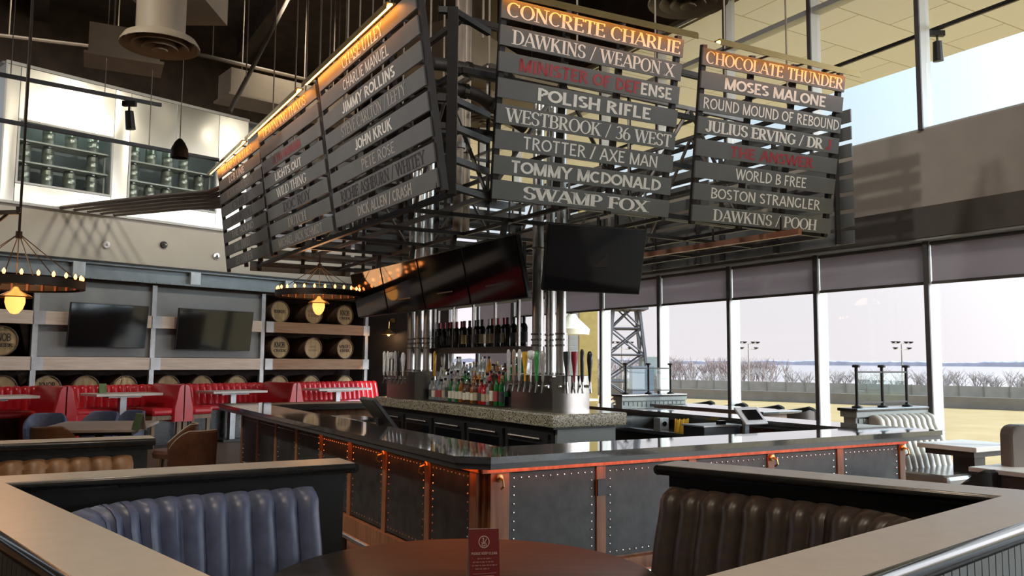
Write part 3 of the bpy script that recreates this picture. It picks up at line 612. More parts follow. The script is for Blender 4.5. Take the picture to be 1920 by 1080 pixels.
for i, (a, b, c, d) in enumerate(wins):
    g = qs('window_%d' % (90 + i), M['glass'], 'window into the keg room, %s one' % ('left', 'right')[i], [(a, b, .03, .04, c, d)])
    MB().box(a - .04, b + .04, -.01, .06, c - .04, c).box(a - .04, b + .04, -.01, .06, d, d + .04).box(a - .04, a, -.01, .06, c, d).box(b, b + .04, -.01, .06, c, d).build('frame', M['alu'], g)
    for k, z in enumerate((c + .02, c + .44, c + .86)):
        w = 'left' if i == 0 else 'right'
        t = qroot('keg_shelf', a, 0, z, '%s pale wire shelf behind the %s keg room window' % (('lowest', 'middle', 'highest')[k], w), 'shelf', 'keg shelves')
        MB().box(0, b - a, .12, .6, -.03, 0).build('deck', M['alu'], t)
        for x in (.04, b - a - .04): MB().box(x - .015, x + .015, .2, .23, -.40 if k else -.03, 0).build('upright', M['alu'], t)
        for q in range(4 if i == 0 else 5):
            if (q + k * 2 + i) % 5 == 4: continue
            kx = a + .2 + q * (b - a - .35) / (3.2 if i == 0 else 4.2)
            kg = qroot('beer_keg', kx, -.34, z, 'steel keg, %s from the left on the %s shelf of the %s keg window' % (ORD[q], ('lowest', 'middle', 'highest')[k], w), 'keg', 'kegs in the keg room')
            rad = .112 if q % 2 else .122
            MB().lathe([(rad * .9, 0), (rad, .02), (rad, .11), (rad * 1.05, .12), (rad, .13), (rad, .23), (rad * 1.05, .24), (rad, .25), (rad, .34), (rad * .85, .37)], (0, 0, 0), 14).build('body', M['kegsteel'], kg, smooth=True)
            MB().lathe([(rad * .8, .36), (rad * .82, .39), (rad * .7, .39), (rad * .7, .37)], (0, 0, 0), 14).build('rim', M['steel'], kg)
# round wall fittings on the beige wall
for px, py, m, lab in ((199, 459, 'white_plastic', 'round white wall speaker, left of three fittings'), (307, 459, 'frame', 'round black camera dome on the beige wall'), (405, 480, 'chrome', 'round chrome wall fitting beside the lowest name boards')):
    s, z = qpix(px, py); t = qroot('wall_fitting', s, 0, z, lab, 'wall fitting')
    ax = (Vector((1, 0, 0)), Vector((0, 0, 1)), Vector((0, -1, 0)))
    MB().lathe([(.075, -.03), (.075, .02), (.065, .035), (.0, .04)], (0, 0, 0), 16, ax).build('plate', M[m], t, smooth=True)
    MB().ball((0.01, -.045, 0), .03, 8, 5).build('lens', M['chrome' if m != 'white_plastic' else 'white_plastic'], t, smooth=True)

# ------------------------------------------------------------------ channel-tufted upholstery
def path_pts(pl_, step):
    out = []; L_ = 0
    for i in range(len(pl_) - 1):
        a, b = Vector(pl_[i]), Vector(pl_[i + 1]); n = max(1, int((b - a).length / step))
        for k in range(n): out.append(a.lerp(b, k / n))
    out.append(Vector(pl_[-1])); return out
def rounded(p0, c, p1, r, n=8):                     # polyline p0 - arc near c - p1
    p0, c, p1 = Vector(p0), Vector(c), Vector(p1); a = (p0 - c).normalized(); b = (p1 - c).normalized()
    A, B = c + a * r, c + b * r; out = [p0]
    for i in range(n + 1):
        k = i / n; out.append((A * (1 - k) + c * k) * (1 - k) + (c * (1 - k) + B * k) * k)
    out.append(p1); return [tuple(p) for p in out]
def channels(poly, side, z0, z1, d0, d1, w, groove=.55, name='backrest', m=None, par=None, bulge=.045):
    """upholstered back along a plan polyline; side=+1 bulges to the left of the path. d0/d1: thickness at seat / near the top"""
    pts = path_pts(poly, w / 12.0); S = [0]
    for i in range(1, len(pts)): S.append(S[-1] + (pts[i] - pts[i - 1]).length)
    nr = max(1, round(S[-1] / w)); wv = S[-1] / nr
    prof = [(d0, z0), (d0 * .8 + d1 * .2, z0 + (z1 - z0) * .25), (d0 * .45 + d1 * .55, z0 + (z1 - z0) * .55), (d1, z0 + (z1 - z0) * .8), (d1 * .93, z0 + (z1 - z0) * .9), (d1 * .70, z0 + (z1 - z0) * .965), (d1 * .35, z1), (0.0, z1 - .02), (0.0, z0)]
    mb = MB(); n = len(prof)
    for i, p in enumerate(pts):
        d = (pts[min(i + 1, len(pts) - 1)] - pts[max(i - 1, 0)]).normalized(); nn = Vector((-d.y, d.x)) * side
        ph = abs(math.sin(PI * S[i] / wv)) ** .5
        for k, (o, z) in enumerate(prof):
            oo = o - (bulge * (1 - ph) if o > 0 else 0); zz = z - (.018 * (1 - ph) if k in (5, 6, 7) else 0)
            q = p + nn * max(0.0, oo); mb.v.append((q.x, q.y, zz))
    for i in range(len(pts) - 1):
        for k in range(n - 1):
            f = (i * n + k, (i + 1) * n + k, (i + 1) * n + k + 1, i * n + k + 1); mb.f.append(f if side > 0 else tuple(reversed(f)))
    mb.f.append(tuple(range(n))); mb.f.append(tuple(reversed(range((len(pts) - 1) * n, len(pts) * n))))
    return mb.build(name, m, par, smooth=True)
def slab_along(poly, side, a, b, z0, z1):           # ribbon between offsets a and b along a polyline
    mb = MB(); N = len(poly); P_ = [Vector(p) for p in poly]
    for i, p in enumerate(P_):
        d1 = (P_[i] - P_[i - 1]).normalized() if i else None; d2 = (P_[i + 1] - P_[i]).normalized() if i < N - 1 else None
        d = ((d1 or d2) + (d2 or d1)).normalized(); k = 1 / max(.4, d.dot(d2 or d1)); nn = Vector((-d.y, d.x)) * side * k
        for o, z in ((a, z0), (b, z0), (b, z1), (a, z1)): q = p + nn * o; mb.v.append((q.x, q.y, z))
    for i in range(N - 1):
        for k in range(4):
            f = (i * 4 + k, (i + 1) * 4 + k, (i + 1) * 4 + (k + 1) % 4, i * 4 + (k + 1) % 4); mb.f.append(f)
    mb.f.append((3, 2, 1, 0)); e = (N - 1) * 4; mb.f.append((e, e + 1, e + 2, e + 3)); return mb
# red benches along the barrel wall (bench local frame: x along wall, y into wall)
OB = .5
divs = (0.98 - .53, 2.61, 5.16); divs = (0.45, 2.61, 5.16)
bays = ((-2.0, .30, 'red channelled wall bench at the photo\'s left edge'), (.60, 2.46, 'red channelled wall bench under the left television'), (2.76, 5.01, 'red channelled wall bench under the right television'), (5.31, 8.3, 'red channelled wall bench under the warm barrels'))
for a, b, lab in bays:
    t = qroot('red_bench', a, OB, 0, lab, 'bench', 'red benches along the barrel wall')
    w = b - a + .3
    channels([(-.15, 0), (w - .15, 0)], -1, .74, 1.19, .22, .13, .145, m=M['red'], par=t)
    MB().box(-.15, w - .15, -.62, -.18, .64, .76).build('seat', M['red'], t, bevel=.04)
    MB().box(-.15, w - .15, -.56, .0, 0, .64).build('base', M['bullnose'], t)
for i, s in enumerate(divs):
    t = qroot('booth_divider', s, 1.9, 0, ('back-to-back red vinyl booth seat, left of three', 'back-to-back red vinyl booth seat in the middle with pink lit cushions', 'back-to-back red vinyl booth seat, right of three, beside the dark counter')[i], 'booth seat', 'red booth dividers')
    for sg in (-1, 1):
        mb = MB(); prof = [(.0, 1.21), (.07, 1.20), (.11, 1.15), (.17, .9), (.21, .76), (.21, .5), (0, .5)]; ys = [(.0, .0), (-.03, .02), (.0, .0)]
        n = len(prof)
        for y, k in ((1.15, 1), (.06, 1), (.02, .93), (0.0, .8)):
            for (x, z) in prof: mb.v.append((sg * (.012 + x * k), y, .5 + (z - .5) * (.97 + .03 * k)))
        for q in range(3):
            for k in range(n - 1):
                f = (q * n + k, (q + 1) * n + k, (q + 1) * n + k + 1, q * n + k + 1); mb.f.append(f if sg < 0 else f[::-1])
        mb.f.append(tuple(range(3 * n, 4 * n)) if sg < 0 else tuple(reversed(range(3 * n, 4 * n))))
        mb.build('backrest', M['red'], t, smooth=True)
        if i: 
            MB().box(min(sg * .2, sg * .62), max(sg * .2, sg * .62), .02, .75, .62, .77).build('seat', M['red'], t, bevel=.05)
            MB().box(min(sg * .1, sg * .6), max(sg * .1, sg * .6), .05, .75, .54, .62).build('seat_rail', M['oak'], t)
            for y in (.08, .7): MB().box(sg * .56 - .03, sg * .56 + .03, y, y + .06, 0, .54).build('leg', M['oak'], t)
            MB().box(-.04 + sg * .06, .04 + sg * .06, .05, .12, 0, .54).build('leg', M['oak'], t)
        else: MB().box(min(0, sg * .45), max(0, sg * .45), .02, .9, 0, .7).build('base', M['red'], t)
for a, b, lab, gap in ((-1.6, .12, 'pale bar-height table at the photo\'s left edge', 0), (1.07, 2.32, 'pale bar-height table in front of the left red bench', 0), (3.37, 4.62, 'pale bar-height table in front of the middle red bench', 0), (5.95, 7.45, 'pale bar-height table in front of the right red bench', 0)):
    t = qroot('booth_table', (a + b) / 2, 1.6, 0, lab, 'table', 'bar-height booth tables')
    w = (b - a) / 2
    MB().box(-w, w, -.02, .72, 1.0, 1.05).build('tabletop', M['whitetop'], t, bevel=.008)
    MB().box(-w * .5, w * .5, .2, .5, .965, 1.0).build('underframe', M['post'], t)
    MB().box(-.06, .06, .28, .40, .04, .965).build('column', M['post'], t); MB().box(-.3, .3, .1, .6, 0, .04).build('foot', M['frame'], t)
s_, z_ = qpix(203, 737, 1.3)
t = qroot('tent_card', s_ - .05, 1.15, 1.05, 'small pale tent card on the table before the left red bench', 'card')
MB().add([(-.07, -.05, 0), (.07, -.05, 0), (.07, 0, .18), (-.07, 0, .18), (-.07, .05, 0), (.07, .05, 0)], [(0, 1, 2, 3), (5, 4, 3, 2)]).build('panel', M['card_green'], t)
# sconce on the black wall
p = hitp = None
d_ = (cB - QP(8.7, -.9)); d_.z = 0; wn = Vector((d_.y, -d_.x, 0)).normalized(); wp = QP(8.7, -.9)
def onwall(px, py, off):
    d = ray(px, py); p0 = wp + wn * off; k = (p0 - EYE).dot(wn) / d.dot(wn); return EYE + d * k
p = onwall(738, 628, .10); t = root('wall_sconce', p, math.atan2(d_.y, d_.x), 'small brass wall lamp glowing on the black wall', 'lamp')
MB().tube([(0, .02, .38), (0, -.12, .42), (0, -.24, .34), (0, -.25, .14)], .014, 6).lathe([(.06, -.04), (.06, -.02)], (0, 0, .38), 10, (Vector((1, 0, 0)), Vector((0, 0, 1)), Vector((0, 1, 0)))).build('arm', M['brass'], t)
MB().lathe([(.03, .16), (.06, .12), (.19, .02), (.185, .0)], (0, -.25, 0), 14).build('shade', M['brass'], t, smooth=True)
MB().ball((0, -.25, 0.0), .04, 8, 6).build('bulb', M['bulb'], t)
bulb('sconce_light', p + wn * .25 + Vector((0, 0, -.06)), 5)
# ------------------------------------------------------------------ the bar (local frame: x = v, y = u)
BU0, BU1, BV0, BV1 = 4.85, 12.5, 2.56, 7.75
def broot(name, u, v, z, label, cat, group=None): return root(name, UV(u, v, z), AB, label, cat, group)
t = broot('bar_counter', 0, 0, 0, 'long dark stone bar counter running around the bar, with shiny top', 'counter')
ch = .18
def ringpoly(u0, u1, v0, v1, c): return [(v0 + c, u0), (v1 - c, u0), (v1, u0 + c), (v1, u1), (v0, u1), (v0, u0 + c)]
CW = .58
outer = [(BV0 + ch, BU0), (BV1, BU0), (BV1, BU1), (BV0, BU1), (BV0, BU0 + ch)]
def counter(z0, z1, e, m, nm):
    mb = MB(); e2 = e
    mb.prism([(BV0 + ch + e2 * .4, BU0 + e2), (BV1 - e2, BU0 + e2), (BV1 - CW + e2, BU0 + CW - e2), (BV0 + CW - e2, BU0 + CW - e2), (BV0 + e2, BU0 + ch + e2 * .4)], z0, z1)
    mb.prism([(BV0 + e2, BU0 + ch + e2 * .4), (BV0 + CW - e2, BU0 + CW - e2), (BV0 + CW - e2, BU1 - CW + e2), (BV0 + e2, BU1 - e2)], z0, z1)
    mb.prism([(BV1 - e2, BU0 + e2), (BV1 - e2, BU1 - e2), (BV1 - CW + e2, BU1 - CW + e2), (BV1 - CW + e2, BU0 + CW - e2)], z0, z1)
    mb.prism([(BV0 + e2, BU1 - e2), (BV0 + CW - e2, BU1 - CW + e2), (BV1 - CW + e2, BU1 - CW + e2), (BV1 - e2, BU1 - e2)], z0, z1)
    return mb.build(nm, m, t)
counter(1.025, 1.07, 0, M['counter'], 'countertop'); counter(.985, 1.025, .012, M['cedge'], 'edge_band')
PV, PU = BV0 + .27, BU0 + .25                         # planes of the bar front
# bar front: wooden carcass, posts, leather panels with nailheads
t = broot('panelled_bar', 0, 0, 0, 'wooden bar front with studded black leather panels under the dark counter', 'bar')
V1 = BV1 - .25; U1 = BU1 - .25
mb = MB().box(PV, V1, PU, PU + .12, .0, .985).box(PV, PV + .12, PU + .12, U1, 0, .985).box(V1 - .12, V1, PU + .12, U1, 0, .985).box(PV + .12, V1 - .12, U1 - .12, U1, 0, .985)
mb.build('carcass', M['copperwood'], t)
vposts = [PV + .10, 3.80, 4.71, 5.61, 6.51, V1 - .08]; uposts = [PU + .10] + [5.94 + .87 * i for i in range(8)]
def nails(mb, a0, a1, z0, z1, step, f):
    n = round((a1 - a0) / step)
    for k in range(n + 1):
        for z in (z0, z1): mb.lathe([(.009, 0), (.007, .005), (0, .007)], f(a0 + (a1 - a0) * k / n, z), 6, f.ax)
    m_ = round((z1 - z0) / step)
    for k in range(1, m_):
        for a in (a0, a1): mb.lathe([(.009, 0), (.007, .005), (0, .007)], f(a, z0 + (z1 - z0) * k / m_), 6, f.ax)
def front(a, z): return (a, PU - .03, z)
front.ax = (Vector((1, 0, 0)), Vector((0, 0, 1)), Vector((0, -1, 0)))
def side(a, z): return (PV - .03, a, z)
side.ax = (Vector((0, 1, 0)), Vector((0, 0, 1)), Vector((-1, 0, 0)))
PZ0, PZ1 = .26, .925
def studded(mb, a, b, f):                              # leather panel with its border of nailheads in one mesh
    nails(mb, a + .04, b - .04, PZ0 + .035, PZ1 - .035, .062, f)
    o = mb.build('leather_panel', M['leatherpanel'], t); o.data.materials.append(M['brasspin'])
    for p in o.data.polygons:
        if p.index >= 6: p.material_index = 1
for i in range(5):
    a, b = vposts[i] + .045 + (.03 if i == 0 else 0), vposts[i + 1] - .045
    studded(MB().box(a, b, PU - .03, PU - .001, PZ0, PZ1), a, b, front)
for i in range(8):
    a, b = uposts[i] + .045, uposts[i + 1] - .045
    studded(MB().box(PV - .03, PV - .001, a, b, PZ0, PZ1), a, b, side)
for i, v in enumerate(vposts): 
    w = .075 if i == 0 else .042; MB().box(v - w, v + w, PU - .042, PU - .001, .12, .985).build('post', M['copperwood'], t, bevel=.004)
for i, u in enumerate(uposts): MB().box(PV - .042, PV - .001, u - (.06 if i == 0 else .042), u + .042, .12, .985).build('post', M['copperwood'], t, bevel=.004)
MB().box(PV - .04, V1, PU - .05, PU - .031, .935, .985).build('top_rail', M['copperwood'], t); MB().box(PV - .05, PV - .031, PU, U1, .935, .985).build('top_rail', M['copperwood'], t)
MB().box(PV - .04, V1, PU - .06, PU - .001, 0, .24).build('plinth', M['copperwood'], t); MB().box(PV - .06, PV - .001, PU, U1, 0, .24).build('plinth', M['copperwood'], t)
MB().box(PV, V1, PU - .10, PU - .065, .975, .984).build('light_strip', M['led_under'], t); MB().box(PV - .10, PV - .065, PU, 8.6, .975, .984).build('light_strip', M['led_under'], t)
# socket plate, coat hooks
o = MB().box(-.04, .04, -.006, .006, -.06, .06).build('outlet_plate', M['tvframe']); o.location = UV(PU - .05, 3.80, .775); o.rotation_euler = (0, 0, AB); tag(o, 'black outlet plate on the bar post between two studded panels', 'outlet')
def hook(u, v, rz, lab):
    h = root('purse_hook', UV(u, v, .90), rz, lab, 'hook', 'bag hooks under the bar counter')
    ax = (Vector((1, 0, 0)), Vector((0, 0, 1)), Vector((0, -1, 0)))
    MB().lathe([(.03, 0), (.026, .01), (0, .014)], (0, 0, 0), 10, ax).build('rosette', M['brass'], h)
    MB().tube([(0, -.01, 0), (0, -.05, -.01), (0, -.06, -.05), (0, -.03, -.07)], .008, 6).build('prong', M['brass'], h)
hook(PU - .052, vposts[0] - .01, AB, 'brass bag hook at the lit corner post of the bar')
hook(PU - .052, 5.61, AB, 'bag hook on the bar post between the right-hand studded panels')
hook(PU - .052, V1 - .08, AB, 'bag hook on the last bar post at the right end')
for k, u in enumerate((5.94, 6.81)): hook(u, PV - .052, AB - PI / 2, 'bag hook on the dim left bar front, %s post from the corner' % ORD[k])
# foot rail
t = broot('foot_rail', 0, 0, 0, 'metal foot rail running along the dim left side of the bar', 'rail')
MB().tube([(PV - .30, PU - .3, .20), (PV - .30, U1, .20)], .025, 10).tube([(PV - .30, PU - .3, .20), (V1, PU - .3, .20)], .025, 10).build('tube', M['pipe'], t, smooth=True)
for u in (5.6, 7.05, 8.5, 10, 11.5): MB().tube([(PV - .30, u, 0), (PV - .30, u, .19)], .028, 8).lathe([(.07, 0), (.07, .015), (.03, .03)], (PV - .30, u, 0), 12).build('bracket', M['iron'], t, smooth=True)
for v in (3.6, 5.2, 6.8): MB().tube([(v, PU - .3, 0), (v, PU - .3, .19)], .028, 8).lathe([(.07, 0), (.07, .015), (.03, .03)], (v, PU - .3, 0), 12).build('bracket', M['iron'], t, smooth=True)

# ------------------------------------------------------------------ island back bar
IU0, IU1, IV0, IV1 = 6.65, 11.2, 4.42, 5.32
t = broot('island_counter', 0, 0, 0, 'speckled granite slab of the back bar island in the middle of the bar', 'counter')
MB().box(IV0, IV1, IU0, IU1, 1.075, 1.20).build('slab', M['granite'], t, bevel=.01)
t = broot('back_bar_cabinet', 0, 0, 0, 'dark undercounter cooler cabinet beneath the granite island', 'cabinet')
MB().box(IV0 + .08, IV1 - .08, IU0 + .1, IU1 - .1, 0, 1.07).build('body', M['tvframe'], t)
for k in range(5):
    u = IU0 + .15 + k * .87
    d_o = MB().box(IV0 + .045, IV0 + .079, u, u + .80, .12, 1.0).build('door', M['tvframe'], t)
    MB().box(IV0 + .035, IV0 + .044, u + .07, u + .73, .2, .9).build('pane', M['tv'], d_o); MB().tube([(IV0 + .02, u + .1, .95), (IV0 + .02, u + .7, .95)], .012, 6).build('handle', M['steel'], d_o)
MB().box(IV0 + .1, IV1 - .1, IU0 + .06, IU0 + .099, .1, 1.05).build('end_panel', M['greybead'], t)
def tower(u0, u1, v0, v1, lab, nh):
    t = broot('tap_tower', (u0 + u1) / 2, (v0 + v1) / 2, 1.20, lab, 'beer tower', 'stainless tap towers')
    hu, hv = (u1 - u0) / 2, (v1 - v0) / 2
    pts = []
    for (x0, y0, x1, y1) in ((-hv, -hu, hv, -hu), (hv, -hu, hv, hu), (hv, hu, -hv, hu), (-hv, hu, -hv, -hu)):
        for k in range(10): f = k / 10; b_ = .05 * 4 * f * (1 - f); dx, dy = x1 - x0, y1 - y0; l_ = math.hypot(dx, dy); pts.append((x0 + dx * f + dy / l_ * b_, y0 + dy * f - dx / l_ * b_))
    MB().prism(pts, 0, .36).build('casing', M['steel'], t, smooth=True)
    MB().box(-hv - .012, hv + .012, -hu - .012, hu + .012, .345, .365).build('lid', M['steel'], t, bevel=.005)
    return t, hu, hv
cols = [(0.72, .40, .04), (.72, .70, .68), (.3, .22, .16), (.85, .85, .82), (.06, .30, .09), (.35, .33, .30), (.5, .5, .5), (.03, .03, .035), (.42, .03, .05), (.03, .03, .03), (.02, .02, .02)]
hm = [mat('tap_handle_paint_%d' % i, c, .3, coat=.4, var=.2, scale=30) for i, c in enumerate(cols)]
hn = ['yellow', 'white', 'brown', 'pale', 'green', 'grey', 'clear grey', 'black', 'red', 'dark', 'jet black']
def tap(par, x, y, nx, ny, mi, shape):
    """faucet with a handle; (nx,ny) points away from the tower"""
    f = MB().lathe([(.022, 0), (.022, .012), (.012, .016), (.011, .07)], (x, y, .26), 8, (Vector((-ny, nx, 0)), Vector((0, 0, 1)), Vector((nx, ny, 0))))
    f.tube([(x + nx * .07, y + ny * .07, .30), (x + nx * .07, y + ny * .07, .25), (x + nx * .085, y + ny * .085, .19)], [.012, .016, .010], 8)
    fo = f.build('faucet', M['chrome'], par, smooth=True)
    hx, hy = x + nx * .07, y + ny * .07
    pr = {'paddle': [(.008, .30), (.014, .33), (.02, .42), (.03, .52), (.028, .58), (.012, .61)], 'cone': [(.01, .30), (.012, .36), (.02, .45), (.032, .53), (.034, .6), (.02, .605)], 'round': [(.009, .30), (.012, .4), (.013, .5), (.012, .52), (.035, .54), (.042, .575), (.035, .61), (.0, .62)], 'slim': [(.01, .30), (.018, .34), (.02, .5), (.022, .6), (.01, .63)]}[shape]
    h = MB().lathe([(r, z) for r, z in pr], (hx, hy, 0), 10).build('tap_handle', hm[mi], par, smooth=True); h['label'] = '%s tap handle' % hn[mi]
t, hu, hv = tower(6.92, 7.72, 4.60, 5.05, 'stainless tap tower near the granite corner, with yellow, green and red handles', 0)
for k, (mi, sh_) in enumerate(((6, 'slim'), (2, 'slim'), (6, 'slim'), (0, 'cone'), (3, 'round'), (4, 'paddle'), (5, 'paddle'))): tap(t, -hv, hu - .06 - k * .112, -1, 0, mi, sh_)
for k, (mi, sh_) in enumerate(((7, 'cone'), (8, 'cone'), (9, 'slim'), (10, 'paddle'))): tap(t, -hv + .12 + k * .095, -hu, 0, -1, mi, sh_)
MB().tube([(-hv + .05, -hu - .02, .255), (hv, -hu - .02, .255)], .014, 8).tube([(-hv - .02, -hu + .03, .255), (-hv - .02, hu, .255)], .014, 8).build('tap_rail', M['chrome'], t)
t, hu, hv = tower(9.92, 10.85, 4.46, 5.05, 'distant stainless tap tower at the left end of the island', 0)
for k, (mi, sh_) in enumerate(((3, 'slim'), (3, 'slim'), (3, 'round'), (6, 'slim'), (10, 'slim'), (3, 'paddle'))): tap(t, -hv, hu - .06 - k * .13, -1, 0, mi, sh_)
for k, (mi, sh_) in enumerate(((0, 'slim'), (5, 'paddle'), (3, 'cone'))): tap(t, -hv + .25 + k * .12, -hu, 0, -1, mi, sh_)
# steel columns rising from the towers to the sign frame
for i, (px, u, v, r, lab) in enumerate(((1008, 7.55, None, .062, 'polished steel column on the near tap tower, leftmost of three'), (1032, 7.60, None, .052, 'polished steel column on the near tap tower, middle of three'), (1052, 7.30, None, .055, 'polished steel column on the near tap tower, rightmost of three'), (771, 10.6, None, .06, 'steel column on the distant tap tower, leftmost of three'), (785, 10.2, None, .06, 'steel column on the distant tap tower, middle of three'), (801, 10.0, None, .055, 'steel column on the distant tap tower, rightmost of three'))):
    d = ray(px, 690); k = u / (d.dot(UU)); p = d * k; v = p.dot(VV)
    tt = broot('steel_column', u, v, 1.566, lab, 'column', 'steel columns of the back bar')
    MB().tube([(0, 0, 0), (0, 0, 3.05)], r, 16).build('pipe', M['pipe'], tt, smooth=True)
    c_ = MB()
    for z in (.0, .30, .36, .42, 1.35): c_.lathe([(r + .012, z), (r + .012, z + .02)], (0, 0, 0), 16)
    c_.build('collar', M['steel'], tt)
# hanging wine shelf
WU0, WU1, WV0, WV1 = 7.80, 10.5, 4.74, 5.08
t = broot('wine_shelf', 0, 0, 0, 'dark hanging wine shelf with slim uprights above the liquor bottles', 'shelf')
MB().box(WV0, WV1, WU0, WU1, 1.80, 1.87).build('deck', woodmat('dark_walnut', (.045, .028, .022), (.08, .05, .04), .5), t, bevel=.006)
MB().box(WV0, WV1, WU0, WU1, 2.40, 2.43).build('top', M['frame'], t); 
for u in [WU0 + .02 + i * (WU1 - WU0 - .04) / 5 for i in range(6)]:
    for v in (WV0 + .015, WV1 - .015): MB().box(v - .012, v + .012, u - .012, u + .012, 1.87, 2.40).build('upright', M['steel'], t)
for u in (WU0 + .15, WU1 - .15): MB().box(4.9 - .015, 4.9 + .015, u - .015, u + .015, 2.43, 3.05).build('hanger', M['frame'], t)
# bottles
def bcol(n, c, tr=.0, rough=.12): return mat(n, c, rough, 0, .6, trans=tr, var=.05)
BM = {'green': bcol('green_bottle_glass', (.02, .22, .05), .45), 'clear': bcol('clear_bottle_glass', (.75, .78, .76), .75), 'amber': bcol('amber_bottle_glass', (.40, .13, .02), .45), 'brown': bcol('brown_liquor_glass', (.10, .035, .015), .3), 'red': bcol('red_bottle_glass', (.45, .02, .02), .3), 'dark': bcol('dark_wine_glass', (.010, .012, .010), .0, .08), 'orange': bcol('orange_liqueur_glass', (.75, .30, .02), .4), 'blue': bcol('pale_blue_glass', (.35, .5, .6), .6)}
LB = [mat('bottle_label_%d' % i, c, .6, var=.15, scale=40) for i, c in enumerate(((.62, .58, .48), (.4, .33, .22), (.05, .05, .05), (.3, .05, .05), (.65, .5, .2)))]
CP = [mat('bottle_cap_%d' % i, c, .4, .2) for i, c in enumerate(((.02, .02, .02), (.28, .02, .03), (.5, .4, .2), (.55, .55, .55)))]
SH = {'wine': [(.037, 0), (.038, .02), (.038, .19), (.03, .215), (.016, .235), (.0145, .29)], 'liquor': [(.04, 0), (.042, .015), (.042, .16), (.034, .185), (.015, .205), (.014, .25)], 'square': [(.045, 0), (.046, .02), (.046, .15), (.02, .18), (.015, .19), (.015, .23)], 'tall': [(.034, 0), (.036, .02), (.036, .21), (.02, .25), (.014, .27), (.013, .315)]}
PROTO = {}
def bottle(p, shape, col, lb, cp, label, group, sc=1.0):
    key = (shape, col, lb, cp)
    if key in PROTO: o = dup(PROTO[key], p, None, label, group)
    else:
        pr = SH[shape]; t = root('wine_bottle' if shape == 'wine' else 'liquor_bottle', p, AB, label, 'bottle', group)
        MB().lathe(pr, (0, 0, 0), 10).build('glass', BM[col], t, smooth=True)
        r, h = pr[2][0] + .0008, pr[2][1]
        if lb is not None: MB().lathe([(r, h * .22), (r, h * .75)], (0, 0, 0), 10, None, False).build('label', LB[lb], t, smooth=True)
        rt, ht = pr[-1]
        MB().lathe([(rt + .002, ht - (.06 if shape == 'wine' else .015)), (rt + .003, ht + .012)], (0, 0, 0), 10).build('cap', CP[cp], t)
        PROTO[key] = o = t
    o.scale = (sc, sc, sc); return o
n_ = 22
for k in range(n_):
    u = WU1 - .10 - k * (WU1 - WU0 - .2) / (n_ - 1) + (.03 if k in (2, 13) else 0)
    cp = (1, 0, 0, 1, 1, 1, 1, 1, 1, 0, 0, 0, 0, 0, 3, 1, 1, 1, 0, 0, 0, 0)[k]; lb = (1, 1, 2, 2, None, 2, 2, None, 2, 4, 2, 2, 2, 1, 1, 1, 2, 1, None, 2, 1, 2)[k]
    bottle(UV(u, 4.88 + .012 * ((k * 7) % 3 - 1), 1.87), 'wine', 'dark', lb, cp, 'dark wine bottle with %s capsule, %s from the left on the hanging wine shelf' % (('black', 'red', 'gold', 'silver')[cp], ORD[k]), 'wine bottles on the hanging shelf', 1.12)
# stepped bottle display on the island
t = broot('bottle_riser', 0, 0, 0, 'three-step dark riser carrying the liquor bottles', 'riser')
for k in range(3): MB().box(4.55 + k * .13, 4.55 + (k + 1) * .13, 7.90, 9.80, 1.20, 1.215 + k * .10).build('step', M['frame'], t)
rb = random.Random(11)
pal = [['clear', 'clear', 'blue', 'clear', 'clear', 'clear', 'green', 'clear', 'green', 'amber', 'brown', 'brown', 'amber', 'brown', 'red', 'red', 'clear', 'brown', 'green', 'green'],
       ['clear', 'clear', 'clear', 'blue', 'clear', 'clear', 'clear', 'green', 'green', 'clear', 'amber', 'orange', 'clear', 'clear', 'red', 'brown', 'red', 'amber', 'green', 'green'],
       ['clear', 'clear', 'clear', 'clear', 'clear', 'clear', 'blue', 'clear', 'clear', 'clear', 'clear', 'orange', 'clear', 'amber', 'clear', 'brown', 'clear', 'clear', 'green', 'green']]
for k in range(3):
    for j in range(20):
        u = 9.72 - j * .093 + rb.uniform(-.012, .012); col = pal[k][j]
        sh_ = rb.choice(['liquor', 'square', 'tall', 'liquor']) if not (col == 'green' and j > 16) else 'tall'
        bottle(UV(u, 4.615 + k * .13, 1.215 + k * .10), sh_, col, rb.choice([0, 1, 0, 2, 3]) if k == 0 or rb.random() < .6 else None, rb.choice([0, 0, 2, 3]), '%s liquor bottle, %s from the left in the %s row on the riser' % ({'clear': 'clear', 'blue': 'bluish'}.get(col, col), ORD[j], ('front', 'middle', 'back')[k]), 'liquor bottles on the island', 1.0 + .1 * rb.random())
# small things in the working area
p_ = UV(5.72, 5.3)
o = MB().box(-.16, .16, -.09, .09, 0, .16).build('sign_box', M['yellow']); 
bpy.data.objects.remove(o)
def onbar(px, py, z): return at(px, py, z)
def bthing(name, loc, label, cat): return root(name, loc, AB, label, cat)
t = broot('work_counter', 0, 0, 0, 'stainless underbar work counter inside the right side of the bar', 'counter')
MB().box(BV0 + .9, BV1 - .75, BU0 + .62, BU0 + 1.05, .84, .88).box(BV1 - 1.05, BV1 - .62, BU0 + 1.1, BU1 - .8, .84, .88).build('top', M['steel'], t)
MB().box(BV0 + .95, BV1 - .8, BU0 + .66, BU0 + 1.0, 0, .84).box(BV1 - 1.0, BV1 - .66, BU0 + 1.1, BU1 - .9, 0, .84).build('cabinet', M['tvframe'], t)
t2 = broot('underbar_sink', 0, 0, 0, 'stainless underbar sinks along the left inner side of the bar', 'sink')
MB().box(BV0 + .62, BV0 + 1.05, BU0 + 1.2, BU1 - .8, .80, .86).build('top', M['steel'], t2); MB().box(BV0 + .66, BV0 + 1.0, BU0 + 1.25, BU1 - .9, 0, .80).build('cabinet', M['tvframe'], t2)
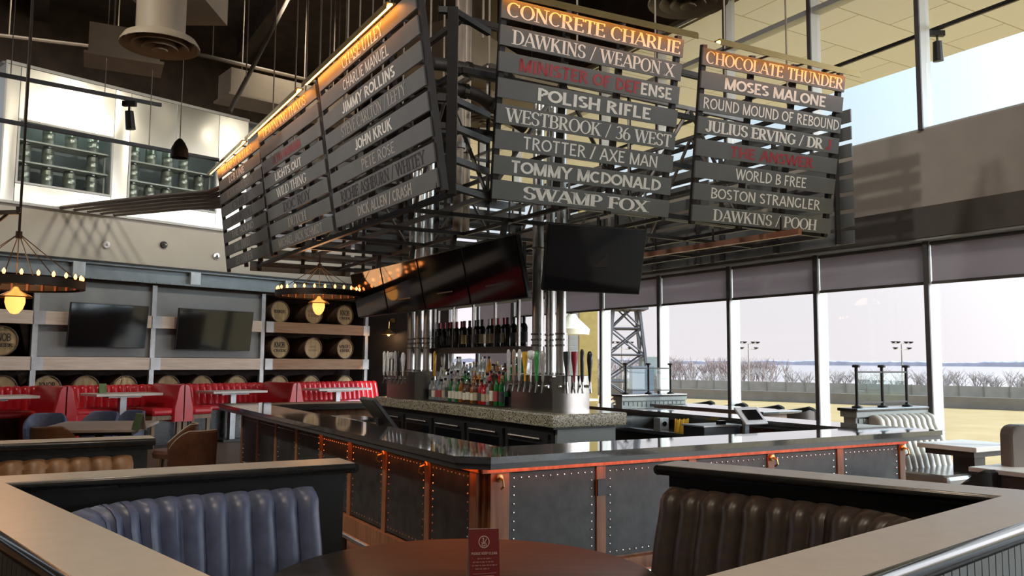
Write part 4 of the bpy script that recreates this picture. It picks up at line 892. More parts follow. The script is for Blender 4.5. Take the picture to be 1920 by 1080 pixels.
# tills and boxes
p = at(1385, 800, 1.07); p = UV(6.05, 6.35)
t = bthing('till_terminal', UV(6.55, 6.88, .88), 'silver touch-screen till standing tilted behind the right counter', 'till')
MB().box(-.11, .11, -.09, .09, 0, .02).box(-.03, .03, -.02, .02, .02, .26).build('stand', M['silver'], t)
MB().obox((-.17, -.15, .16), (.34, 0, 0), (0, .17, .17), (0, -.018, .018)).build('screen_back', M['whiteplastic2'], t, bevel=.008); MB().obox((-.10, -.135, .215), (.22, 0, 0), (0, .10, .10), (0, -.003, .003)).build('screen', M['tv'], t)
t = bthing('printer_box', UV(6.78, 6.60, .88), 'low dark cabinet box with pale lid beside the silver till', 'box')
MB().box(-.27, .27, -.16, .16, 0, .14).build('body', M['tvframe'], t, bevel=.01); MB().box(-.28, .28, -.17, .17, .14, .155).build('lid', M['silver'], t)
o = MB().box(-.05, .05, -.03, .03, 0, .04).build('black_tray', M['tv'], None, bevel=.005); o.location = UV(6.72, 6.68, 1.035); o.rotation_euler = (0, 0, AB); tag(o, 'small black tray on the pale lid by the silver till', 'tray')
mb = MB(); N_ = 10
for i in range(N_ + 1):
    for j in range(5): x = -.11 + .22 * i / N_; mb.v.append((x, .015 * math.sin(i * 1.9) + .02 * (j / 4), .22 - .22 * j / 4 + (.012 * math.sin(i * 2.3) if j == 0 else 0)))
for i in range(N_):
    for j in range(4): k = i * 5 + j; mb.f.append((k, k + 1, k + 6, k + 5))
o = mb.build('bar_towel', M['yellow'], None, smooth=True); o.modifiers.new('thick', 'SOLIDIFY').thickness = .006; o.location = UV(7.6, 6.92, .81); o.rotation_euler = (0, 0, AB); tag(o, 'yellow cloth hanging inside the bar beyond the right counter', 'cloth')
t = bthing('coin_box', UV(7.9, 6.85, .88), 'small grey box with round dial left of the yellow cloth', 'box')
MB().box(-.07, .07, -.06, .06, 0, .15).build('body', M['silver'], t, bevel=.006); MB().lathe([(.03, 0), (.03, .012), (.0, .015)], (0, -.06, .08), 12, (Vector((1, 0, 0)), Vector((0, 0, 1)), Vector((0, -1, 0)))).build('dial', M['tv'], t)
for k in range(2):
    t = bthing('bottle_well', UV(8.35 + .2 * k, 6.8 + .0 * k, .88), 'dull steel bottle trough, %s of two left of the grey dial box' % ('nearer', 'farther')[k], 'trough')
    MB().box(-.42, .42, -.08, -.07, 0, .13).box(-.42, .42, .07, .08, 0, .13).box(-.42, -.41, -.08, .08, 0, .13).box(.41, .42, -.08, .08, 0, .13).box(-.42, .42, -.08, .08, 0, .01).build('trough', M['steel'], t)
t = bthing('till_terminal', UV(8.15, 3.28, .86), 'black touch-screen till leaning over the left counter', 'till')
MB().box(-.1, .1, -.1, .1, 0, .03).box(-.03, .03, -.03, .03, .03, .25).build('stand', M['tvframe'], t); MB().obox((-.16, -.2, .44), (.0, .40, 0), (.30, 0, -.36), (.03, 0, .03)).build('screen_back', M['tvframe'], t, bevel=.01)
t = bthing('ice_bin', UV(9.3, 3.45, .86), 'shiny steel bin with curved hood beyond the black till', 'bin')
MB().box(-.2, .2, -.45, .45, 0, .06).tube([(-.2, -.45, .05), (-.15, -.45, .17), (.15, -.45, .17), (.2, -.45, .05)], .02, 6).tube([(-.2, .45, .05), (-.15, .45, .17), (.15, .45, .17), (.2, .45, .05)], .02, 6).build('frame', M['chrome'], t, smooth=True)
MB().box(-.16, .16, -.43, .43, .16, .185).build('hood', M['chrome'], t, bevel=.01)
# ------------------------------------------------------------------ hanging sign: boards with names
def board(BL, BR, up, row, rows, frac, txt, x0, x1, st, lm, label, group, warm=False, part2=None):
    """one board: BL/BR lower corners of the whole panel, up = vector to its top; row counted from the top"""
    pitch_ = (1 - frac) / (rows - 1); b0 = 1 - frac - row * pitch_
    p = BL + up * b0; ax = (BR - BL); w = ax.length; ax = ax / w; ay = up * frac; h = ay.length; ay = ay / h; nn = ax.cross(ay)     # nn points to the viewer side
    t = root('name_board', p, math.atan2(ax.y, ax.x), label, 'sign board', group)
    inv = Matrix.Translation(p) @ Matrix.Rotation(t.rotation_euler.z, 4, 'Z'); inv = inv.inverted(); r3 = inv.to_3x3()
    lx, ly, ln = r3 @ ax, r3 @ ay, r3 @ nn
    MB().obox((0, 0, 0), lx * w, ly * h, -ln * .022).build('board', M['board'], t, bevel=.003)
    if txt:
        th = h * (.66 if st != 'serif' else .70)
        segs = [(0, len(txt), lm)] if not part2 else [(0, part2[0], lm), (part2[0], len(txt), part2[1])]
        words_ = []
        for a, b, mm in segs:
            i0 = a
            for i_ in range(a, b + 1):
                if i_ == b or txt[i_] in ' /':
                    if i_ > i0: words_.append((i0, i_, mm))
                    if i_ < b and txt[i_] == '/': words_.append((i_, i_ + 1, mm))
                    i0 = i_ + 1
        for a, b, mm in words_:
            mb = MB(); write(mb, txt, lx * (x0 * w) + ly * ((h - th) / 2) + ln * .0025, lx, ly, (x1 - x0) * w, th, st, (a, b))
            o = mb.build('lettering', M[mm], t)
            o['kind'] = 'thing'
            if mm == 'lt_red': o['label'] = 'dim red letters'
    return t
ZB, ZT = 3.1, 4.70
def panel(bl, br, tl, tr): 
    BL, BR, TL, TR = at(*bl, ZB), at(*br, ZB), at(*tl, ZT), at(*tr, ZT)
    return BL, BR, ((TL + TR) - (BL + BR)) / 2
LT = {'w': 'white', 'g': 'grey', 'r': 'red', 'd': 'black'}; LM = {'w': 'lt_white', 'g': 'lt_grey', 'r': 'lt_red', 'd': 'lt_dark'}
SN = {'serif': 'serif', 'sans': 'slim sans', 'sansbold': 'bold sans', 'serifbold': 'bold serif', 'slab': 'slab'}
ROWN = ['top', 'second', 'third', 'fourth', 'fifth', 'sixth', 'seventh', 'bottom']
def face(corners, rows, where, group):
    BL, BR, up = panel(*corners)
    for i, r in enumerate(rows):
        txt, x0, x1, st, c = r[:5]; p2 = r[5] if len(r) > 5 else None
        lab = '%s board of the %s, %s' % (ROWN[i], where, ('%s %s letters' % (LT[c], SN[st])) if txt else 'without readable letters')
        board(BL, BR, up, i, 8, .098, txt, x0, x1, st, LM[c], lab, group, part2=p2)
    return BL, BR, up
G1 = face(((922, 372), (1253, 408), (947, -3), (1280, 73)), [
    ('CONCRETE CHARLIE', .025, .98, 'serif', 'w'), ('DAWKINS / WEAPON X', .06, .955, 'serif', 'w'), ('MINISTER OF DEFENSE', .10, .955, 'sansbold', 'r', (15, 'lt_white')),
    ('POLISH RIFLE', .2, .84, 'sansbold', 'w'), ('WESTBROOK / 36 WEST', .05, .975, 'serif', 'w'), ('TROTTER / AXE MAN', .14, .905, 'sans', 'w'), ('TOMMY MCDONALD', .085, .935, 'sansbold', 'w'), ('SWAMP FOX', .16, .865, 'serifbold', 'w')], 'front left sign panel', 'boards of the front sign')
G2 = face(((1297, 414), (1557, 439), (1322, 88), (1583, 144)), [
    ('CHOCOLATE THUNDER', .02, .985, 'serif', 'w'), ('MOSES MALONE', .15, .87, 'sansbold', 'w'), ('ROUND MOUND OF REBOUND', .02, .985, 'sans', 'w'), ('JULIUS ERVING / DR J', .05, .94, 'serifbold', 'w', (19, 'lt_red')),
    ('THE ANSWER', .22, .82, 'sansbold', 'r'), ('WORLD B FREE', .27, .78, 'sans', 'w'), ('BOSTON STRANGLER', .11, .9, 'sans', 'w'), ('DAWKINS / POOH', .14, .885, 'serif', 'w')], 'front right sign panel', 'boards of the front sign')
lb = [(822, 351), (631, 428), (625, 431), (511, 474), (506, 476), (425, 506)]
ltp = [at(778, -24, ZT), at(410, 320, ZT)]
lbp = [at(*q, ZB) for q in lb]; L0, L1 = lbp[0], lbp[5]
def leftface(i, j, rows, where):
    NB, FB = lbp[i], lbp[j]
    kN, kF = (NB - L0).length / (L1 - L0).length, (FB - L0).length / (L1 - L0).length
    NT, FT = ltp[0].lerp(ltp[1], kN), ltp[0].lerp(ltp[1], kF)
    up = ((NT + FT) - (NB + FB)) / 2
    for k, r in enumerate(rows):
        txt, x0, x1, st, c = r[:5]; p2 = r[5] if len(r) > 5 else None
        lab = '%s board of the %s, %s' % (ROWN[k], where, ('%s %s letters' % (LT[c], SN[st])) if txt else 'without readable letters')
        board(FB, NB, up, k, 8, .098, txt, x0, x1, st, LM[c], lab, 'boards of the long left sign', part2=p2)
    return FB, NB, up
H1 = leftface(0, 1, [('CHASE UTLEY', .30, .72, 'serif', 'w'), ('CHARLIE MANUEL', .28, .75, 'sans', 'w'), ('JIMMY ROLLINS', .24, .78, 'sansbold', 'w'), ('STEVE CARLTON / LEFTY', .2, .85, 'serif', 'g'),
    ('JOHN KRUK', .33, .70, 'sansbold', 'w'), ('PETE ROSE', .37, .70, 'sans', 'g'), ('RICHIE ASHBURN / WHITEY', .10, .93, 'serif', 'd'), ('DICK ALLEN / CRASH', .27, .8, 'sansbold', 'g')], 'near column of the left sign')
H2 = leftface(2, 3, [('DEMANDING THINGS', .1, .85, 'serif', 'w'), ('', 0, 1, 'sans', 'r'), ("FLYIN HAWAIIAN", .22, .70, 'sansbold', 'r'), ('LIGHTS OUT', .22, .68, 'sansbold', 'w'), ('WILD THING', .22, .72, 'serif', 'w'), ('DOC ROY', .3, .75, 'serif', 'd'), ('DUTCH', .35, .65, 'serif', 'g'), ('MICHAEL JACK SCHMIDT', .14, .86, 'sans', 'g')], 'middle column of the left sign')
H3 = leftface(4, 5, [('BROAD ST BULLIES', .12, .85, 'serif', 'w'), ('LCB LINE', .28, .66, 'sansbold', 'w'), ('BLACK HAWK DOWN', .2, .82, 'sans', 'g'), ('CHIEF', .3, .7, 'serif', 'd'), ('RON HEXTALL', .25, .75, 'serif', 'd'), ('THE HOUND', .22, .74, 'sansbold', 'g'), ('BIG BIRD', .26, .62, 'serif', 'g'), ('ED SNIDER', .26, .66, 'serif', 'g')], 'far column of the left sign')
# boards of the two faces turned away (their dark backs show through the gaps)
def backface(A, B, up, where, grp, n=8, x='x'):
    for i in range(n):
        board(A, B, up, i, 8, .098, '', 0, 1, 'sans', 'lt_grey', '%s dark board back %s' % (ROWN[i], where), grp)
upv = Vector((0, 0, ZT - ZB))
FE = [UV(13.35, 3.1 + k * 1.72, ZB) for k in range(4)]
for k in range(3): backface(FE[k + 1] - (FE[k + 1] - FE[k]) * .02, FE[k] + (FE[k + 1] - FE[k]) * .02, upv, 'on the far end of the sign, %s section from the left' % ORD[k], 'dark board backs of the far sign face')
RE = [UV(6.15 + k * 2.35, 8.34, ZB) for k in range(4)]
for k in range(3): backface(RE[k] + (RE[k + 1] - RE[k]) * .02, RE[k + 1] - (RE[k + 1] - RE[k]) * .02, upv, 'on the window side of the sign, %s section from the front' % ORD[k], 'dark board backs of the window sign face')
# steel frame carrying the boards
t = root('sign_frame', UV(9.5, 5.3, 3.1), AB, 'black steel frame hanging from the ceiling and carrying all the name boards', 'frame')
FP = MB(); sp = MB()
def wloc(p): return tuple(p)
def upr(BL, BR, up, ks, off=.05):
    ax = (BR - BL).normalized(); nn = ax.cross(up).normalized()
    for k in ks:
        p = BL.lerp(BR, k) - nn * off; MB().bar(p - up * .02, p + up * 1.02, .05, .05, up=ax).build('board_upright', M['frame'], t, world=True)
for g in (G1, G2): upr(*g, (.02, .98)); upr(*g, (.36, .66), .09)
for g in (H1, H2, H3): upr(*g, (-.01, 1.01), .04); upr(*g, (.35, .68), .09)
for k in range(3):
    for q in (.1, .5, .9):
        
        for p in (FE[k].lerp(FE[k + 1], q) - UU * .06, RE[k].lerp(RE[k + 1], q) - VV * .06): MB().bar(p, p + upv, .05).build('back_upright', M['frame'], t, world=True)
# box truss inside
cu0, cu1, cv0, cv1 = 6.35, 13.1, 3.25, 8.0
tr = MB(); tg = MB()
for (iu, iv) in ((0, 0), (.62, .62)):
    for z in (3.18, 3.72, 4.25, 4.72) if iu == 0 else (3.3, 4.6):
        cs = [UV(cu0 + iu, cv0 + iv, z), UV(cu0 + iu, cv1 - iv, z), UV(cu1 - iu, cv1 - iv, z), UV(cu1 - iu, cv0 + iv, z)]
        for a in range(4): (tr if iu == 0 else tg).bar(cs[a], cs[(a + 1) % 4], .05 if iu == 0 else .045)
def truss(a, b, n):
    for k in range(n):
        p, q = a.lerp(b, k / n), a.lerp(b, (k + 1) / n); z0, z1 = Vector((0, 0, 3.3)), Vector((0, 0, 4.6))
        if k % 2: p, q = q, p
        tg.tube([p + z0, q + z1], .022, 6); tg.tube([p + z0, p + z1], .022, 6)
cc = [UV(cu0 + .62, cv0 + .62), UV(cu0 + .62, cv1 - .62), UV(cu1 - .62, cv1 - .62), UV(cu1 - .62, cv0 + .62)]
for a, n in ((0, 4), (1, 6), (2, 4), (3, 6)): truss(cc[a], cc[(a + 1) % 4], n)
for k in range(7):
    for z in (3.18, 4.7): tr.bar(UV(cu0 + k * 1.1, cv0, z), UV(cu0 + k * 1.1, cv1, z), .04)
for k in range(1, 4):
    for z in (3.18, 3.75): tr.bar(UV(cu0, cv0 + k * 1.2, z), UV(cu1, cv0 + k * 1.2, z), .04)
tr.build('perimeter_bars', M['frame'], t, world=True); tg.build('truss', M['truss'], t, world=True)
cp = UV(6.0, 2.99); 
mb = MB().bar((cp.x, cp.y, 3.05), (cp.x, cp.y, 4.62), .085)
for z in (3.12, 3.35, 3.62, 3.85, 4.6):
    mb.bar((cp.x, cp.y, z), tuple(H1[1] + Vector((0, 0, z - 3.1)) - UU * -.05), .05); mb.bar((cp.x, cp.y, z), tuple(G1[0] + Vector((0, 0, z - 3.1)) + UU * .08), .05)
mb.build('corner_post', M['frame'], t, world=True)
# rods to the ceiling
hr = []
for i, u in enumerate([6.6, 7.2, 7.75, 8.25, 8.9, 9.4, 9.9, 10.5, 11.1, 11.6, 12.2, 12.8]):
    for v in ((3.27, 4.0) if i % 2 else (3.6,)): hr.append((u, v))
for v in (4.6, 5.6, 6.6, 7.6): hr.append((6.5, v))
for i, (u, v) in enumerate(hr):
    MB().tube([UV(u, v, 4.70), UV(u, v, ZC)], .011, 5).build('hanger_rod', M['rod'], t, world=True)
for px, u, r in ((861, 8.6, .06), (876, 8.75, .045)):
    d = ray(px, 200); k = u / d.dot(UU); v = (d * k).dot(VV)
    o = broot('ceiling_pipe', u, v, 3.2, 'vertical pale pipe rising behind the sign corner, %s of two' % ('thicker' if r > .05 else 'thinner'), 'pipe', 'pipes behind the sign corner')
    MB().tube([(0, 0, 0), (0, 0, ZC - 3.2)], r, 12).build('pipe', M['rod'], o, smooth=True); MB().lathe([(r + .02, 1.0), (r + .02, 1.06)], (0, 0, 0), 12).build('collar', M['truss'], o)
# fat beer-line pipes
for k, (pts, r, lab) in enumerate((([(800, 118), (840, 122), (905, 137), (960, 152)], .062, 'fat grey insulated pipe passing behind the sign corner, upper one'), ([(805, 160), (840, 163), (893, 176), (925, 200), (985, 240)], .062, 'fat grey insulated pipe bending down behind the sign corner, lower one'))):
    P_ = []
    for i, q in enumerate(pts):
        d = ray(*q); kk = (6.75 + .1 * k) / d.dot(UU); P_.append(EYE + d * kk)
    P_ = [P_[0] + (P_[1] - P_[0]) * .25] + P_[1:]
    o = root('insulated_pipe', P_[1], 0, lab, 'pipe', 'fat pipes in the sign'); 
    sm = []
    for i in range(len(P_) - 1):
        for j in range(4): sm.append(P_[i].lerp(P_[i + 1], j / 4))
    sm.append(P_[-1])
    for _ in range(3): sm = [sm[0]] + [(sm[i - 1] + sm[i] * 2 + sm[i + 1]) / 4 for i in range(1, len(sm) - 1)] + [sm[-1]]
    MB().tube(sm, r, 12).build('jacket', M['truss'], o, smooth=True, world=True)
    for i in (6, 11): dd = (sm[i + 1] - sm[i]).normalized(); MB().tube([sm[i], sm[i] + dd * .05], r + .012, 12).build('clamp', M['steel'], o, world=True)
# LED picture lights over the boards
def piclight(a, b, out, label):
    t = root('strip_light', a, 0, label, 'strip light', 'strip lights over the sign boards'); up = Vector((0, 0, 1))
    d = (b - a); nrm = Vector(out).normalized()
    MB().obox(a - nrm * .04, d, nrm * .08, up * .012).obox(a + nrm * .04, d, nrm * .008, up * -.05).build('channel', M['bronze'], t, world=True)
    MB().obox(a - nrm * .012 - up * .012, d, nrm * .024, up * .011).build('led_tape', M['led'], t, world=True)
    ar = MB(); n = 4
    for k in range(n): p = a + d * ((k + .5) / n); ar.bar(p - nrm * .03, p - nrm * .34 + up * .02, .016)
    ar.build('arm', M['frame'], t, world=True)
ZL = 4.72
def onu(px, py, z): return at(px, py, z)
piclight(at(946, -14, ZL), at(1303, 66, ZL), -UU, 'bronze strip light glowing over the front left sign panel')
piclight(at(1345, 77, ZL), at(1606, 139, ZL), -UU, 'bronze strip light glowing over the front right sign panel')
for i, (a, b) in enumerate(((6.35, 8.75), (8.95, 11.35), (11.55, 13.9))):
    piclight(UV(a, 2.58, 4.70), UV(b, 2.58, 4.70), -VV, 'glowing orange strip light over the %s column of the left sign' % ('near', 'middle', 'far')[i])

# ------------------------------------------------------------------ televisions over the bar
for k in range(4):
    u0 = 6.86 + k * 1.165
    t = broot('bar_television', u0 + .57, 4.2, 2.63, 'dark television in the left row over the bar, %s' % ('nearest one, by the steel columns', 'second from the steel columns', 'third from the steel columns', 'farthest one')[k], 'television', 'row of four bar televisions')
    w, h = .572, .31
    MB().obox((-.07, -w, h), (.05, 0, 0), (0, 2 * w, 0), (.14, 0, -2 * h)).build('body', M['tvframe'], t, bevel=.006)
    MB().obox((-.078, -w + .012, h - .012), (.006, 0, 0), (0, 2 * w - .024, 0), (.135, 0, -2 * h + .024)).build('screen', M['tv'], t)
    MB().box(.02, .07, -.2, .2, -.15, .1).bar((.06, 0, 0), (.14, 0, .55), .05).build('mount', M['frame'], t)
a, b = at(1028, 418, 3.0), at(1214, 432, 3.0); c_ = at(1017, 545, 2.385); w_ = (b - a); dn_ = (c_ - a); 
t = root('bar_television', (a + b) / 2 + Vector((0, 0, -.3)), math.atan2(w_.y, w_.x), 'large dark flat television facing the room under the front sign', 'television')
nn = w_.cross(dn_).normalized(); nn = nn if nn.y > 0 else -nn
MB().obox(a, w_, dn_, nn * .05).build('body', M['tvframe'], t, world=True, bevel=.006)
MB().obox(a + w_ * .01 + dn_ * .015 - nn * .005, w_ * .98, dn_ * .965, nn * .006).build('screen', M['tv'], t, world=True)
m_ = (a + b) / 2 + nn * .08 + dn_ * .5; MB().cbox(tuple(m_), .3, .1, .2).build('mount', M['frame'], t, world=True)
d_2 = ray(1052, 690); pc2 = d_2 * (7.30 / d_2.dot(UU)); MB().bar(m_, (pc2.x, pc2.y, m_.z), .05).build('mount_arm', M['frame'], t, world=True)

# ------------------------------------------------------------------ ceiling things
t = root('air_diffuser', dist(300, 88, 9.0), 0, 'round tan air diffuser on its duct, left in the photo', 'diffuser')
def diffuser(t, r, top):
    rings = MB()
    for k, (a, b, z) in enumerate(((1.0, .86, 0), (.72, .55, -.01), (.45, .30, -.03), (.2, .0, -.05))):
        rings.lathe([(r * b, z + .09), (r * (b + .03), z + .05), (r * a, z), (r * a * 1.005, z + .015), (r * (b + .04), z + .09)], (0, 0, 0), 28, None, False)
    rings.build('cone_rings', M['duct'], t, smooth=True)
    MB().lathe([(r * .9, .02), (r * .62, .14), (r * .62, top)], (0, 0, 0), 24, None, False).build('neck', M['duct'], t, smooth=True)
    MB().lathe([(r * .6, .11), (0, .12)], (0, 0, 0), 20).build('throat', M['black'], t)
diffuser(t, .42, .62)
MB().box(-.42, .42, -.42, .9, .62, 1.25).box(-.32, .32, -.3, .4, 1.25, ZC - 5.17).build('duct_box', M['duct'], t)
t = root('air_diffuser', dist(1290, 6, 9.5), 0, 'round tan air diffuser at the top, above the front sign', 'diffuser'); diffuser(t, .47, 3.05)
t = root('air_diffuser', dist(905, 228, 15.5), 0, 'small round air diffuser seen through the sign corner gap', 'diffuser'); diffuser(t, .42, ZC - dist(905, 228, 15.5).z)
def duct(a, b, w, h, label):
    a, b = Vector(a), Vector(b); d = (b - a); d.z = 0; L_ = d.length
    t = root('air_duct', a, math.atan2(d.y, d.x), label, 'duct')
    MB().box(0, L_, -w / 2, w / 2, 0, h).build('casing', M['duct'], t); MB().box(-.05, L_ + .05, -w / 2 - .06, w / 2 + .06, -.04, 0).build('bottom_flange', M['duct'], t)
    for x in (.3, L_ - .3): MB().tube([(x, 0, h), (x, 0, ZC - a.z)], .012, 5).build('hanger', M['rod'], t)
duct(dist(165, 108, 11), dist(296, 155, 11.4) * 1 + Vector((0, 0, .15)), .5, .42, 'tan rectangular duct trough high on the left, under the diffuser')
duct(dist(420, 182, 14), dist(650, 232, 15.5), .6, .45, 'tan rectangular duct high behind the left sign')
for k, (x0, y0, x1, y1, D0, D1) in enumerate(((-60, 60, 280, 100, 12, 14), (330, 92, 620, 160, 13, 16), (560, -40, 430, 210, 15, 12), (600, 150, 770, 40, 13, 13))):
    t = root('ceiling_pipe', dist(x0, y0, D0), 0, ('thin pipe crossing the dark ceiling at the upper left', 'thin pipe crossing behind the hanger rods', 'slanting brace bar high above the left sign', 'slanting pipe high behind the left strip lights')[k], 'pipe', 'pipes under the dark ceiling')
    a_, b_ = dist(x0, y0, D0), dist(x1, y1, D1)
    MB().tube([a_, b_], .035, 8).build('pipe', M['ceilpipe'], t, world=True)
    for q in (a_.lerp(b_, .2), a_.lerp(b_, .8)): MB().tube([q, (q.x, q.y, ZC)], .01, 5).build('hanger', M['rod'], t, world=True)
duct(dist(800, 118, 14), dist(1010, 66, 17.5), 1.3, .7, 'wide tan duct behind the sign corner')
a_, b_ = at(1205, 479, 3.02), at(1500, 434, 3.02); sf = bpy.data.objects['sign_frame']
o = MB().bar(a_, b_, .05, .06).build('copper_rail', mat('copper_paint', (.42, .20, .13), .4, .4), sf, world=True); o['label'] = 'reddish copper rail'
for q in (.1, .5, .9): p = a_.lerp(b_, q); MB().tube([p, p + Vector((0, 0, .18))], .012, 6).build('rail_hanger', M['frame'], sf, world=True)
cb = MB(); 
for k in range(7): cb.box(-16 + k * 4.0, -15.75 + k * 4.0, U0 + .3, UE - .3, ZC - .45, ZC)
rb_ = cb.build('ceiling_beams', M['ceil']); rb_.rotation_euler = (0, 0, AB); rb_['kind'] = 'structure'; rb_['label'] = 'dark steel beams under the ceiling'
def track(a, b, label, spots, sup=2):
    t = root('light_track', a, 0, label, 'light track', 'light tracks'); d = b - a
    MB().bar(a, b, .035, .05).build('rail', M['frame'], t, world=True)
    for k in range(sup): p = a + d * ((k + .3) / sup); MB().tube([p, (p.x, p.y, ZC)], .006, 5).build('cable', M['rod'], t, world=True)
    for s in spots:
        p = a + d * s; h = MB().box(p.x - .09, p.x + .09, p.y - .03, p.y + .03, p.z - .1, p.z - .03).tube([p - Vector((0, 0, .1)), p - Vector((0, 0, .2))], .015, 6).tube([p + Vector((0, 0, -.17)), p + Vector((.02, .03, -.42))], [.055, .065], 10)
        h.build('spot_head', M['frame'], t, world=True)
track(dist(-40, 132, 9.6), dist(302, 197, 11.6), 'dark light track crossing before the keg room windows', (.80,))
track(dist(-40, 218, 9.4), dist(410, 300, 12.4), 'lower dark rail crossing before the keg room glass', ())
vz = at(1905, -2, 6.0), at(1150, 282, 6.0)
track(vz[0] + (vz[0] - vz[1]) * .2, vz[1], 'dark light track along the upper windows on the right', (.27,))
# conduit bundle from the keg room to the sign
t = root('conduit_bundle', QP(1.2, .1, 4.62), 0, 'brown bundle of beer conduits slanting from the keg room to the sign', 'conduit')
for k in range(5):
    a_ = QP(.85 + k * .26, .06, 4.66); b_ = UV(13.3, 2.95 + .05 * k, 4.42 - .055 * k); mid = a_.lerp(b_, .85) + Vector((0, 0, -.03))
    MB().tube([a_, a_.lerp(b_, .3), a_.lerp(b_, .6), mid, b_ + Vector((0, 0, .12 if k < 2 else 0))], .04, 8).build('conduit', M['brownsteel'], t, smooth=True, world=True)
# pendant dome
p = dist(336, 296, 10.0)
t = root('pendant_lamp', p, 0, 'dark bell-shaped pendant lamp before the right keg window', 'pendant')
MB().lathe([(.0, .245), (.025, .235), (.06, .19), (.098, .11), (.105, .05), (.103, 0), (.095, 0), (.09, .09), (.0, .17)], (0, 0, 0), 20).build('shade', M['iron'], t, smooth=True)
MB().tube([(0, 0, .24), (0, 0, ZC - p.z)], .006, 5).build('cord', M['rod'], t)
# ring chandeliers
def chandelier(c, hub, top, label, r=.6, n=26):
    t = root('ring_chandelier', c, 0, label, 'chandelier', 'ring chandeliers')
    MB().lathe([(r - .05, -.03), (r, -.03), (r, .05), (r - .012, .05), (r - .012, -.015), (r - .05, -.015)], (0, 0, 0), 48, None, False).build('ring', M['iron'], t, smooth=True)
    for k in range(n):
        a = 2 * PI * k / n; x, y = (r - .03) * math.cos(a), (r - .03) * math.sin(a)
        s_ = MB().tube([(x, y, -.015), (x, y, .055)], .012, 6).build('bulb_socket', M['candle'], t)
        MB().lathe([(.008, 0), (.016, .02), (.014, .035), (.0, .055)], (x, y, .055), 7).build('bulb', M['bulb'], s_, smooth=True)
    for k in range(6):
        a = 2 * PI * (k + .25) / 6; MB().tube([((r - .03) * math.cos(a), (r - .03) * math.sin(a), .03), (0, 0, hub)], .005, 5).build('chain', M['iron'], t)
    MB().tube([(0, 0, hub), (0, 0, top)], .012, 6).lathe([(.03, hub - .05), (.03, hub + .02)], (0, 0, 0), 8).build('stem', M['iron'], t)
    ln = MB().lathe([(.02, -.02), (.05, -.06), (.13, -.10), (.15, -.115), (.145, -.125)], (0, 0, 0), 16, None, False).tube([(0, 0, -.02), (0, 0, hub)], .005, 5).build('lantern_hood', M['brass'], t, smooth=True)
    MB().lathe([(.085, -.12), (.088, -.17), (.07, -.23), (.035, -.275), (.0, -.285)], (0, 0, 0), 14).build('lantern_glass', M['lantern'], ln, smooth=True)
    bulb('chandelier_light', Vector(c) + Vector((0, 0, .22)), 16, (1, .5, .22), .3)
c1 = dist(30, 534, 8.0); chandelier(c1, .50, ZC - c1.z, 'ring chandelier with warm bulbs and lantern at the photo\'s left edge')
c2 = dist(598, 553, 11.7); chandelier(c2, .42, 3.18 - c2.z + .0, 'ring chandelier with warm bulbs and lantern before the oak barrels')
# iron bracket at the left edge
pc = dist(-75, 400, 7.6)
o = MB().box(-.15, .15, -.15, .15, 0, ZC).build('column', M['black']); o.location = (pc.x, pc.y, 0); o['kind'] = 'structure'; o['label'] = 'dark column just outside the left edge'
e_ = dist(34, 398, 7.6); t = root('iron_bracket', pc, 0, 'black iron wall bracket with curved brace at the photo\'s left edge', 'bracket')
MB().bar(pc + Vector((.15, 0, 0)), e_, .03, .04).build('arm', M['iron'], t, world=True)
MB().tube([pc + Vector((.15, 0, -.35)), pc + Vector((.22, 0, -.2)), pc + Vector((.35, 0, -.08)), e_ + Vector((-.1, 0, -.02))], .015, 6).build('brace', M['iron'], t, world=True)
MB().tube([e_, e_ + Vector((0, 0, .05))], .02, 8).build('finial', M['iron'], t, world=True)
# ------------------------------------------------------------------ corner booth in the foreground (capped partition, world plan)
E1, Lc, Nc, Rc, E2 = Vector((-.884, 4.549)), Vector((-2.26, 3.746)), Vector((-.212, 1.571)), Vector((2.102, 3.578)), Vector((.836, 4.558))
ZCAP = 1.15
t = root('booth_partition', (-.2, 3.0, 0), 0, 'capped dark partition wall of the large corner booth in the foreground', 'partition')
plan = [tuple(E1), tuple(Lc), tuple(Nc), tuple(Rc), tuple(E2)]
d1 = (E1 - Lc).normalized(); d2 = (E2 - Rc).normalized()
capplan = [tuple(E1 + d1 * .04)] + plan[1:4] + [tuple(E2 + d2 * .04)]
slab_along(capplan, -1, -.015, .245, ZCAP - .012, ZCAP).build('cap', M['cap'], t, world=True)
bn = MB()
def offp(pl_, o):
    out = []; N = len(pl_); P_ = [Vector(p) for p in pl_]
    for i in range(N):
        a = (P_[i] - P_[i - 1]).normalized() if i else None; b = (P_[i + 1] - P_[i]).normalized() if i < N - 1 else None
        d = ((a or b) + (b or a)).normalized(); k = 1 / max(.4, d.dot(b or a)); out.append(P_[i] + Vector((-d.y, d.x)) * (-o * k))
    return out
ow, iw = offp(capplan, .245), offp(capplan, -.012)
bn.tube([(p.x, p.y, ZCAP - .03) for p in ow], .030, 12)
bn.tube([(p.x, p.y, ZCAP - .022) for p in iw], .020, 10)
for a_, b_ in ((ow[0], iw[0]), (ow[-1], iw[-1])): bn.tube([(a_.x, a_.y, ZCAP - .028), (b_.x, b_.y, ZCAP - .028)], .028, 10)
bn.build('bullnose', M['bullnose'], t, smooth=True, world=True)
slab_along(capplan, -1, .0, .235, ZCAP - .055, ZCAP - .013).build('moulding', M['bullnose'], t, world=True)
slab_along(plan, -1, .04, .19, 0, ZCAP - .056).build('wall_core', M['beadboard'], t, world=True)
bb = MB(); out = offp(plan, .191)
